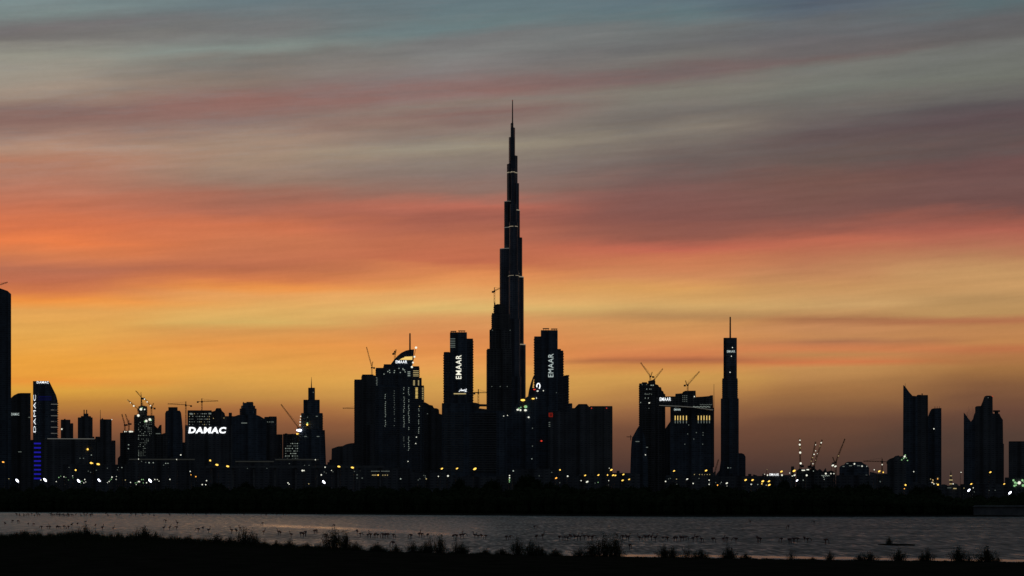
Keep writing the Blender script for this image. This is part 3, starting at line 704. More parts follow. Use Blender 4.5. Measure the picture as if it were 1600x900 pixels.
# low tapering block left of unfinished tower
b = Bld('office_tower', 'low dark block with a curved left side, at the foot of the blocky unfinished tower', 'office tower', 1000, 5200)
b.prism('shaft', [(984.6,790),(984.8,735),(986,700),(987.5,684),(990,680),(994,672.5),(998,666),(1002,668),(1006,678),(1009,692),(1012,720),(1013,790)], 40, -6, 'glass')
b.win(1008.5, 710.8, 1.4, 1.2, 'bulb', -6.2); b.win(996, 690, 6, 1, 'windim', -6.2); b.win(1011, 699, 3, 1, 'windim', -6.2)
mbb = MB(); mbb.box(b.x(979), b.x(987.5), 4, 5, b.z(683), b.z(682)); mbb.box(b.x(985), b.x(986), 4, 5, b.z(688), b.z(679.5)); mbb.build('roof_hoist', M['metal'], b.root)
# unfinished tower with two cranes
b = Bld('construction_tower', 'blocky unfinished tower with two luffing cranes, left end of the high bridge', 'unfinished tower', 1018, 5600)
b.box('shaft', 998.6, 1024, 600, None, 45, 0, 'raw', slabs=4.5, proud=.8); b.prism('setback', [(1024,790),(1024,600),(1028.5,601.5),(1030,604.5),(1033,605),(1034,610),(1036.5,611.5),(1037.5,615),(1039.6,616),(1039.6,790)], 40, 3, 'raw')
b.box('crown', 1003, 1011, 597, 600.3, 14, 6, 'raw'); b.box('crown', 1012.8, 1024, 594.8, 600.3, 20, 5, 'raw')
for i in range(20):
    x, y = random.choice([(1001+random.randint(0, 9)*2.4, 601 + random.randint(0, 4) * 7), (1008 + random.randint(0, 6)*2, random.choice((602, 616, 616, 638, 654)))]); b.win(x, y, 1.0, 1.0, random.choice(['win', 'windim', 'windim']), -.9)
for x in (1017.5, 1020.5): b.win(x, 602, 1.6, 1.4, 'win', -.9)
b.win(1014.5, 629.6, 2.2, 1.4, 'bulb', -.9)
b.prism('podium', [(1036,790),(1036,676),(1040,669),(1047.5,658),(1047.5,790)], 36, 5, 'conc')
# cantilevered bridge
b = Bld('sky_bridge', 'dark cantilevered bridge block across two towers carrying a small bright white sign', 'sky bridge', 1070, 5450)
b.prism('deck', [(1024.5,620),(1036,619.3),(1055,619.3),(1055.3,615.2),(1066,614.4),(1067,612.4),(1070.5,610.6),(1087,610.4),(1087.3,620.3),(1100,619.6),(1108,618.8),(1110,617.8),(1114,617.6),(1114.6,641.5),(1100,639.6),(1083,637.2),(1060,635.6),(1030,634.6),(1024.5,634.6)], 34, 0, 'raw')
b.text('EMAAR', 1030.8, 1048.3, 621, 626.3, 'signw', -.3, off=.01)
for iy in range(4):
    for ix in range(3): b.win(1067 + ix * 3, 618.3 + iy * 2.9, 1.0, 1.0, 'windim', -.1)
b.flood(1085, 619.7, .9, 'bulb')
for i in range(16): b.win(1094 + i * 1.2, 632 + (i % 3) * .4, .7, .8, 'windim', -.1)
for i in range(20): b.win(1083.5 + i * 1.35, 635.3 + (i % 4) * .3, .8, .9, 'win', -.1)
edge = MB(); e = [(1030, 633.4), (1060, 634.6), (1083, 636.2), (1100, 638.6), (1114.4, 640.6)]
for (a_, c_), (d_, f_) in zip(e, e[1:]): edge.bar((b.x(a_), -.4, b.z(c_)), (b.x(d_), -.4, b.z(f_)), .5)
edge.build('light_band', M['banddim'], b.root)
# tower under the right end
b = Bld('office_tower', 'dark tower with two rows of golden slots under the bridge of two towers', 'office tower', 1081, 5500)
b.prism('shaft', [(1047.3,790),(1047.3,632),(1083,632),(1100,634),(1113.8,636),(1114.3,641),(1114.3,790)], 45, 0, 'glass')
b.mast(1115.6, 600, 641, 1.0, 10); b.box('balcony', 1114.3, 1115.9, 638, 790 - 60, 6, 8, 'roof')
for x in (1055, 1059, 1063.2, 1067.6, 1072.6, 1091, 1095.7, 1100, 1104.3, 1108.6):
    b.win(x, 653, 1.25, 7, 'wingold', -.1); b.win(x, 659.3, 1.0, 4, 'windim', -.1)
b.text('EMAAR', 1053.3, 1063.5, 638.4, 641.4, 'signg', -.3, off=.02)
for x, y in ((1074.5,678),(1084,686),(1098.5,676),(1098.5,680),(1098,694),(1088,676),(1070,694),(1062,658),(1076,664)): b.win(x, y, 1.1, 1.1, 'windim', -.1)
for i in range(7): b.win(1085 + i * 4, 741.5, 1, 1, 'winwarm', -.1)
# slender mast tower
b = Bld('skyscraper', 'slender straight dark tower with slight setbacks and a tall thin mast', 'skyscraper', 1140, 5600)
b.box('shaft', 1126.2, 1154.3, 623.6, None, 44, 0, 'glass'); b.box('setback', 1128.4, 1152.6, 592, 624, 38, 3, 'glass', slabs=4.2, proud=.4); b.box('setback', 1130.4, 1151.4, 528.4, 592.3, 32, 6, 'glass')
b.mast(1141, 494, 529, 2.7, 22, tip=.8)
b.text('EMAAR', 1136, 1148.4, 547, 550.6, 'signg', 5.6, off=.01)
for x, y in ((1144.5, 542.8), (1142.8, 556.3), (1140.7, 581.5)): b.flood(x, y, .75, 'bulb', 6)
b.prism('podium', [(1154.3,790),(1154.3,708),(1159,708),(1163,710),(1165,714),(1165,790)], 40, 4, 'glass'); b.prism('podium', [(1118,790),(1119,741),(1124,735),(1126.2,720),(1126.2,790)], 36, 5, 'glass')
fin = MB()
for x in (1129, 1132.5, 1136, 1144.5, 1148, 1151.6): fin.box(b.x(x), b.x(x) + .6, -.7, -.02, 20, b.z(624.5))
fin.build('facade_fins', M['slab'], b.root)
b.win(1137.5, 731, 1.4, 1.2, 'win', -.2); b.win(1141.5, 731, 2, .8, 'windim', -.2)
# construction field on the right: low blocks
b = Bld('low_building', 'low dark block carrying a tiny bright white roof sign, left of the lamp-lit cranes', 'low building', 1212, 4000)
b.box('wall', 1194, 1243, 743.6, None, 40, 0, 'conc'); b.text('EMAAR', 1202.5, 1217, 739.6, 743.3, 'signw', -.3, off=.01)
b.box('roof_plant', 1236, 1241, 730, 743.8, 10, 6, 'roof')
b = Bld('construction_block', 'low unfinished block with a ragged roofline among the lamp-lit cranes', 'unfinished building', 1273, 4300)
b.prism('wall', [(1244,790),(1244,736),(1249,732),(1256,733),(1262,731.5),(1267,733),(1272,731),(1277,735),(1281,732.5),(1286,737),(1290,731),(1292,737),(1299,735),(1305,738),(1307,790)], 50, 0, 'raw')
for x, y, w_ in ((1255.2,734.8,5.2),(1262.2,733.8,3.8)): b.win(x, y, w_, 1.5, 'bulb', -.2, 'strip_light')
for i in range(11): b.win(1284 + i * 1.15, 742.8 + (i % 3) * .5, .8, .9, 'win', -.1)
for x, y in ((1288, 749), (1287, 745.5), (1255, 750.3), (1271, 736)): b.win(x, y, 1.2, 1.2, 'win', -.1)
b = Bld('domed_building', 'low wide building with a rounded blue-dark roof and small rim lights', 'building', 1335, 4200)
b.prism('wall', [(1311,790),(1311.5,730),(1314,727.5),(1319,726),(1321,723),(1325,721.5),(1346,721.5),(1349,724),(1355,727),(1358,731),(1358.5,790)], 60, 0, 'glass')
for x, y, r in ((1335, 724.8, 1.2), (1347, 728.3, 1.0), (1354.5, 728.5, .5)): b.flood(x, y, r, 'bulb')
for x, y, w_ in ((1318, 728.8, 3), (1329, 727.7, 4.5), (1341.5, 727.7, 4.5), (1324, 724.3, 3), (1316.2, 742.6, 2.6), (1353.8, 742.6, 2.6)): b.win(x, y, w_, 1.0, 'windim', -.1)
b = Bld('low_building', 'low dark stepped block touching the left foot of the slant-topped twin towers', 'low building', 1398, 4600)
b.prism('wall', [(1359,790),(1359,737),(1372,740),(1386,740),(1386,720),(1390,717),(1396,715),(1399,712.5),(1404,711.5),(1406,713),(1414,712),(1418,790)], 50, 0, 'conc')
for x, y, r, mm in ((1413.5,713.3,1.5,'bulb'),(1412,716,1.0,'green'),(1409,718.5,.9,'green'),(1414.5,711,.9,'green'),(1418,719.5,.9,'green'),(1416,715.5,.7,'green')): b.flood(x, y, r, mm, -.2)
# slant-topped twins
b = Bld('skyscraper', 'taller slab of the slant-topped pair with a sharp knife-edge left peak', 'skyscraper', 1431, 5400)
b.prism('shaft', [(1410.6,790),(1411.3,601.5),(1414,603.5),(1417,607.5),(1420.5,612.5),(1425.8,618.3),(1433.5,619),(1433.5,790)], 45, 0, 'glass')
b.box('shaft', 1432.3, 1450, 618.2, None, 42, 3, 'conc', clutter=2); b.mast(1414.3, 598.5, 603, .8, 10); b.box('crown', 1434, 1439, 616.6, 618.4, 10, 8, 'roof')
b.win(1427.7, 737, 1.3, 1.3, 'bulb', -.1)
b = Bld('skyscraper', 'shorter slab of the slant-topped pair with a cut-off left roof corner', 'skyscraper', 1461, 5500)
b.prism('shaft', [(1446,790),(1446,660),(1450.5,649.5),(1453,643),(1455.5,639),(1459,638),(1471,637.6),(1471,790)], 45, 0, 'glass')
for x in (1460, 1462.3, 1465, 1468): b.mast(x, 634.5, 638, .7, 10, part='antenna')
b.flood(1459.2, 670, .9, 'bulb')
for i in range(13): b.flood(1453 + random.random() * 13, 746.5 + random.random() * 10, random.uniform(.4, .8), random.choice(['winwarm', 'bulb', 'orange']), -.2)
# mosque with lit minaret
b = Bld('mosque', 'small distant mosque with a lit slender minaret, between the two tall right-hand tower groups', 'mosque', 1485, 3600)
b.box('wall', 1473, 1505, 760.5, None, 30, 2, 'pale'); mbb = MB()
for y0, y1, w_ in ((790, 752, 3.6), (752, 744, 2.8), (744, 739.5, 1.9)): mbb.bar((b.x(1485.8), 6, max(0, b.z(y0))), (b.x(1485.8), 6, b.z(y1)), w_ * b.k / 2, w_ * b.k / 2.2, 8)
mbb.bar((b.x(1485.8), 6, b.z(739.5)), (b.x(1485.8), 6, b.z(734.5)), 1.5 * b.k / 2, .05, 8)
mbb.build('minaret', M['pale'], b.root)
for y, w_ in ((743.3, 3.4), (750, 5.4), (756, 4.6)): b.win(1485.8, y, w_, 1.2, 'winwarm', 3.5 if y < 745 else 2.5)
for i in range(10): b.win(1475.5 + i * 1.15, 762.3, .8, .8, 'windim', 1.9)
b.win(1492, 763.3, 5, 1.2, 'winwarm', 1.9); mbb = MB(); mbb.ball((b.x(1492), 14, b.z(760.5)), 5, 5, 4.5, 12, 8); mbb.build('dome', M['pale'], b.root, True)
# jagged tower group
b = Bld('skyscraper', 'jagged dark tower with a stepped left slope and a round disc on its right shoulder', 'skyscraper', 1537, 5300)
b.prism('shaft', [(1505.6,790),(1505.8,644.5),(1508,646.5),(1512,652.5),(1517,658.5),(1520,655),(1522.5,646),(1524,644.5),(1524,790)], 40, 4, 'glass')
b.prism('shaft', [(1523.6,790),(1523.6,636),(1526,634.5),(1532.5,634.2),(1535.5,627),(1538,619.8),(1541,618.2),(1547,618.2),(1551,619.8),(1551.2,646),(1556,647),(1561.5,646.5),(1564,652),(1567,656),(1567.4,693),(1568.6,694),(1568.6,790)], 48, 0, 'conc')
b.drum('roof_disc', 1551.6, 1562.6, 641, 643.4, 4, 'roof'); b.drum('roof_disc', 1554, 1560, 643.2, 647.2, 8, 'roof')
b.flood(1551, 619.3, .6, 'red', 0); b.mast(1511, 643, 650, .8, 10)
for i in range(6): b.mast(1513 + i * 2, 634 + (i % 3) * 4, 655, .25, 10, part='antenna')
b.win(1544, 621.5, 1, 1, 'windim', -.1)
b = Bld('office_tower', 'plain flat-topped dark block cut off by the right edge of the view', 'office tower', 1596, 5200)
b.box('shaft', 1576, 1622, 690.5, None, 50, 0, 'conc'); b.box('crown', 1582, 1592.5, 689.4, 690.8, 14, 6, 'roof'); b.box('podium', 1570, 1576, 747, None, 40, 5, 'conc')
# low belt
def low(px0, px1, yt, D, label, m='conc', wins=0, wm='windim', roofline=False, name='low_building'):
    b = Bld(name, label, 'low building', (px0 + px1) / 2, D)
    b.box('wall', px0, px1, yt, None, 40, 0, m, clutter=max(1, int((px1 - px0) / 12)))
    if roofline: b.win((px0 + px1) / 2, yt + .6, (px1 - px0) - 4, 1.6, 'roofglow', -.3, 'roof_edge')
    for i in range(wins): b.win(px0 + 2 + random.random() * (px1 - px0 - 4), yt + 3 + random.random() * 10, 1.2, .9, wm, -.1)
    return b
M['roofglow'] = emis('softly lit roof edge', (.5, .52, .46), .035)  # emission put on the roof edge in place of light falling on it
low(200, 306, 717.2, 4300, 'long low dark building with a pale roof edge below the flat-capped tower', roofline=True, wins=3)
low(98, 204, 727, 4200, 'long low dark hall below the twin-post tower', wins=6, wm='windim')
low(305, 372, 731, 3900, 'low dark shed-like block under the wide white sign')
low(366, 432, 720.5, 4500, 'low dark hall with a pale roof edge below the round-topped tower', roofline=True, wins=3)
low(428, 500, 717.5, 4400, 'low hall with a pale roof edge at the left foot of the stepped spire tower', roofline=True, wins=4)
low(500, 562, 727, 4300, 'low dark hall with scattered windows below the low sloping-roofed building', wins=5, wm='windim')
b = low(556, 640, 733, 4100, 'low building with two rows of yellow windows below the curved-crown tower')
for i in range(15):
    b.win(580.5 + i * 1.95, 736.3, 1.2, 1.0, 'windim', -.2)
    if i % 2 or i < 3: b.win(582 + i * 1.8, 742.4, 1.3, 1.1, 'winwarm', -.2)
for x, y in ((553, 742), (557, 742), (562, 736), (566, 747), (556, 747)): b.win(max(x, 558), y, 2, 1.0, 'windim', -.2)
low(640, 705, 739, 4000, 'low dark building below the sloping-roofed shoulder block', wins=5)
b = low(700, 800, 746, 3800, 'low dark hall below the slatted block')
for x, y in ((796, 743.5), (796.5, 746.5), (795.5, 749)): b.flood(min(x, 796), y + 4, 1.0, 'green')
low(800, 870, 734, 3900, 'low dark hall at the right foot of the tallest tower', wins=2)
low(868, 960, 745, 3800, 'low dark hall below the broad flat-topped block', wins=3)
low(955, 1000, 740.5, 3700, 'low dark wall-like building in the gap right of the broad flat-topped block')
low(1040, 1122, 744, 3900, 'low dark hall below the golden-slotted tower', wins=6)
low(1120, 1200, 745.2, 3600, 'low dark hall at the foot of the slender mast tower', wins=2)
low(1306, 1380, 744, 3700, 'low dark hall in front of the building with the rounded roof', wins=2)
low(1418, 1480, 759, 3500, 'low dark hall at the foot of the slant-topped pair')
low(1500, 1580, 758, 3500, 'low dark hall at the foot of the jagged tower group', wins=2)
b = low(1578, 1640, 748, 3400, 'low building fronted by green glows standing for lit greenery at the right edge')
for x, y, r, mm in ((1583.5,750.5,1.6,'green'),(1586,754,1.8,'green'),(1589,755,1.3,'green'),(1585,759,1.6,'green'),(1587.5,758,1.2,'green'),(1592.6,754.4,2.5,'bulb'),(1598.5,758.5,2.0,'green'),(1597.5,750.5,1.7,'green'),(1601,753,1.6,'green')): b.flood(x, y, r, mm, -.2)  # green balls glow in place of lamp-lit greenery; the pale one is a lamp
# low grey shed in the trees at far right
b = Bld('shed', 'long low grey shed by the water among trees at the right edge', 'shed', 1575, 1352)
b.box('wall', 1521, 1640, 792, None, 10, 0, 'slab'); M['shedroof'] = noisy('weathered roof sheet', (.2, .2, .19), (.3, .3, .28), .3)
mbb = MB(); mbb.prism([(b.x(1519), b.z(792)), (b.x(1642), b.z(792)), (b.x(1638), b.z(789.5)), (b.x(1523), b.z(789.5))], -1, 11); mbb.build('roof', M['shedroof'], b.root)

# elevated road with street lamps on it
v = bpy.data.objects.new('viaduct', None); COL.objects.link(v); v.location = (gx(450, 3000), 3000, 0)
tag(v, 'thin elevated road on columns crossing below the wide white sign and stepped spire tower', 'viaduct')
mb = MB(); zd = gz(729, 3000); mb.box(gx(322, 3000) - v.location.x, gx(600, 3000) - v.location.x, 0, 10, zd - 1.5, zd)
dk = mb.build('deck', M['slab'], v); mb = MB(); mb.box(gx(322, 3000) - v.location.x, gx(600, 3000) - v.location.x, 0, .3, zd + .002, zd + 1.0); mb.build('railing', M['slab'], dk)
mb0 = MB(); mb0.box(-.9, .9, 3, 7, .9, zd - 1.5); cm = mb0.mesh('column', M['slab'])
for i in range(9): o = link('column', cm, v); o.location.x = gx(330 + i * 33, 3000) - v.location.x

# ------------------------------------------------------------------ cranes
def truss(mb, a, c, w, n, t=.32):
    a, c = Vector(a), Vector(c); d = (c - a).normalized(); u = Vector((0, 1, 0)); v_ = d.cross(u).normalized()
    co = [(u * sx + v_ * sz) * (w / 2) for sx, sz in ((1,1),(1,-1),(-1,-1),(-1,1))]
    for k in co: mb.bar(a + k, c + k, t, None, 4)
    for i in range(n):
        p, q = a.lerp(c, i / n), a.lerp(c, (i + 1) / n)
        for j in range(4):
            r, s_ = (j, (j + 1) % 4) if i % 2 else ((j + 1) % 4, j)
            mb.bar(p + co[r], q + co[s_], t * .7, None, 4)
def crane(label, D, base, top, boom=None, counter=None, extra=(), lights=(), w=2.2, group='tower cranes on the skyline', zbase=None, hammer=None):
    cx = base[0]; r = bpy.data.objects.new('tower_crane', None); COL.objects.link(r)
    r.location = (gx(cx, D), D, gz(base[1], D) if zbase is None else zbase); tag(r, label, 'crane', group)
    def P_(p, dy=0): return Vector((gx(p[0], D) - r.location.x, dy, gz(p[1], D) - r.location.z))
    k = D / F
    mb = MB(); b0 = P_(base) if zbase is None else Vector((0, 0, 0)); t0 = P_(top); truss(mb, b0, t0, w, max(4, int((t0 - b0).length / 5))); mb.build('mast', M['crane'], r)
    mb = MB(); c = P_(top); mb.box(c.x - 1.6 * k * .8, c.x + 1.6 * k * .8, -2, 2, c.z - 2.2, c.z + 1.2); mb.build('cab', M['metal'], r)
    if boom:
        mb = MB(); truss(mb, P_(boom[0]), P_(boom[1]), w * .75, max(6, int((P_(boom[0]) - P_(boom[1])).length / 4)), .3); bm = mb.build('boom', M['crane'], r)
        mb = MB(); ap = P_(boom[0]) + Vector((0, 0, 6)); mb.bar(ap, P_(boom[1]), .18, None, 4); mb.bar(ap, P_(boom[0]), .3, None, 4); mb.build('stay_rope', M['metal'], bm)
    if counter:
        mb = MB(); a_, c_ = P_(top), P_(counter); mb.bar(a_, c_, .7, None, 4); mb.box(c_.x - 2, c_.x + 2, -1.5, 1.5, c_.z - 3.2, c_.z + .3); mb.build('counterweight', M['metal'], r)
    for a_, c_ in extra:
        mb = MB(); truss(mb, P_(a_), P_(c_), w * .6, 8, .28); mb.build('boom', M['crane'], r)
    for x, y, rr_, mm in lights:
        mb = MB(); mb.ball((0, 0, 0), rr_ * k, rr_ * k * .6, rr_ * k, 8, 6); o = mb.build('work_light', M[mm], bm, True); o.location = P_((x, y), -rr_ * k - w * .5)
    return r
crane('crane boom rising right from the roof of the tower at the left edge', 5620, (-4, 449), (-4, 446), ((-4, 446), (12, 441)), (-10, 446))
crane('left crane of the squat unfinished tower, its boom raised steeply leftward', 5920, (195, 673), (195, 664), ((195, 664), (190.4, 647)), (198, 663))
crane('right crane of the squat unfinished tower, its boom raised steeply leftward', 5920, (201.4, 673), (201.4, 662), ((201, 663), (196, 647)), (204, 661.5), (((201.4, 662), (201.4, 656.5)),))
crane('crane leaning left with two work lights, on the left of the stepped unfinished tower', 5810, (216, 648), (216, 640), ((216, 639.5), (199, 624.5)), (218, 641), (), ((209.3, 634.3, 1.3, 'bulb'), (204, 629.5, .7, 'bulb'), (200, 626, .6, 'winwarm')))
crane('crane with lights strung up its boom, on the right of the stepped unfinished tower', 5810, (236.7, 651), (236.7, 637), ((237, 636.5), (224.5, 621)), (241.5, 637.3), (((236.7, 637), (240, 630)),), ((226, 623.6, 1.0, 'bulb'), (230.2, 628, 1.0, 'bulb'), (235.3, 634, 1.0, 'bulb')))
crane('faint thin crane boom left of the needle mast on the stepped unfinished tower', 5815, (221.5, 636), (221.5, 622), ((221, 621), (212, 610.5)), (224, 622), w=1.2)
crane('left of two flat-jib cranes near the wide white sign, mast reaching down beside the block', 6250, (290.4, 690), (290.4, 633), ((290.4, 632.3), (262, 631)), (298.5, 633.5), (((290.4, 633), (290.4, 627)),))
crane('right of two flat-jib cranes near the wide white sign, on the unfinished block', 6320, (315.4, 642), (315.4, 627.5), ((315.4, 627.2), (341, 626.4)), (309, 627.2), (((315.4, 627), (315.4, 622.5)),))
crane('long crane boom reaching up left beside the stepped spire tower', 5560, (466, 690), (466, 668.5), ((465.8, 667.5), (439, 631.7)), (469, 668))
crane('upright crane with a steep boom on the tall plain slab tower', 6110, (581, 587), (581, 574), ((580.5, 572), (572.6, 542)), (584.5, 574), (((581, 574), (582.5, 565)),))
crane('flat crane jib poking out left behind the tall plain slab tower', 6250, (561, 760), (561, 638.5), ((561, 638), (535.5, 637.8)), (570, 638.5))
crane('small crane with a flat arm on the left curve of the sail crown', 5720, (617, 562), (617, 549), ((617, 554), (619, 546)), (614.5, 552), w=3.0)
crane('small crane between the left twin tower and the tallest tower, long thin flat jib', 5100, (747.4, 632), (747.4, 613.5), ((747.4, 613.4), (761, 613.2)), (741, 613.6), (((747.4, 613), (747.4, 608)), ((747.4, 613.5), (733, 613.4))))
crane('small crane with a short arm atop the rough-edged unfinished tower', 5515, (772.6, 474), (772.6, 454.8), ((773, 454), (783, 449.6)), (770, 455), (((772.6, 455), (772.6, 449)),))
crane('left crane of the blocky unfinished tower, boom raised up left', 5610, (1016, 595), (1016, 588), ((1015.5, 587), (1001, 566.6)), (1020.5, 588), (((1017, 588), (1019, 581)),), w=2.4)
crane('right crane of the blocky unfinished tower, boom raised up right', 5612, (1022, 595), (1022, 593.5), ((1022.5, 593.2), (1035.7, 576)), (1019, 594.2), w=2.4)
crane('crane with boom raised up right on the roof of the cantilevered bridge', 5460, (1074.5, 610.5), (1074.5, 601.5), ((1075, 600.8), (1093, 580.4)), (1070, 601.3), (((1073, 601), (1071, 594.5)),), w=2.4)
crane('small low crane leaning right at the left foot of the slender mast tower', 5000, (1117, 745), (1117, 738), ((1117, 738), (1122.6, 718)), (1115, 738.5))
crane('upright crane mast strung with white lights, left of the lamp-lit cranes', 4310, (1251, 760), (1250.6, 727), ((1250.5, 727), (1249.6, 685)), (1254, 727), (), ((1249.7,688,1.0,'bulb'),(1249.3,694.8,1.5,'bulb'),(1250,700,.7,'winwarm'),(1250,707.2,1.7,'bulb'),(1250.8,724,1.6,'bulb')))
crane('steeper of two leaning cranes strung with small white lights', 4320, (1266.5, 760), (1266.5, 728), ((1266.8, 727), (1274.5, 690)), (1264, 728), (), ((1274.3,695,.7,'bulb'),(1274.2,704.4,.7,'bulb'),(1271.8,710,1.0,'bulb'),(1269.6,715,.7,'winwarm'),(1267.3,720.5,.6,'winwarm')))
crane('more slanted of two leaning cranes strung with small white lights', 4330, (1272, 760), (1272, 729), ((1272, 728), (1284.6, 687)), (1269, 729), (), ((1282.9,691.8,1.1,'bulb'),(1281,697,.6,'winwarm'),(1277,709,.5,'bulb'),(1274.3,719,.5,'winwarm'),(1270,724.7,.8,'bulb')))
crane('faint leaning crane above the two bright lamps left of the rounded-roof building', 4400, (1306, 760), (1306, 722), ((1306.5, 721), (1320.2, 685.5)), (1302, 723), (((1304, 722), (1301, 714)),), ((1310, 712.3, .7, 'winwarm'),), w=1.8)
crane('thin flat-jib crane right of the rounded-roof building', 4500, (1378.3, 760), (1378.3, 721.3), ((1378.3, 721), (1349, 720.6)), (1387, 721.6), (((1378.3, 721), (1378.3, 717)),), ((1378.2, 726, .9, 'bulb'),), w=1.6)

# ------------------------------------------------------------------ lamps along the far shore
LM = [(8,'the far-left edge tower'),(70,'the vertical-sign tower'),(125,'the twin-post tower'),(172,'the corner-mast tower'),(222,'the stepped unfinished tower'),(270,'the flat-capped tower'),
      (325,'the wide white sign'),(388,'the round-topped tower'),(450,'the window-grid block'),(490,'the stepped spire tower'),(535,'the low sloping-roofed building'),(620,'the curved-crown tower'),
      (680,'the sloping shoulder block'),(725,'the slatted block'),(800,'the tallest spire tower'),(870,'the right twin tower'),(925,'the broad flat-topped block'),(975,'the gap beside that block'),
      (1030,'the blocky unfinished tower'),(1095,'the golden-slotted tower'),(1142,'the slender mast tower'),(1200,'the tiny bright roof sign'),(1255,'the lamp-lit cranes'),(1305,'the faint leaning crane'),
      (1370,'the thin flat-jib crane'),(1418,'the slant-topped pair'),(1470,'the shorter slant-topped slab'),(1505,'the mosque'),(1545,'the jagged tower group'),(1585,'the right-edge block')]
LM[17] = (975, 'the open gap right of that block') if False else (975, 'the low wall-like building')
def landmark(px): return min(LM, key=lambda t: abs(t[0] - px))[1]
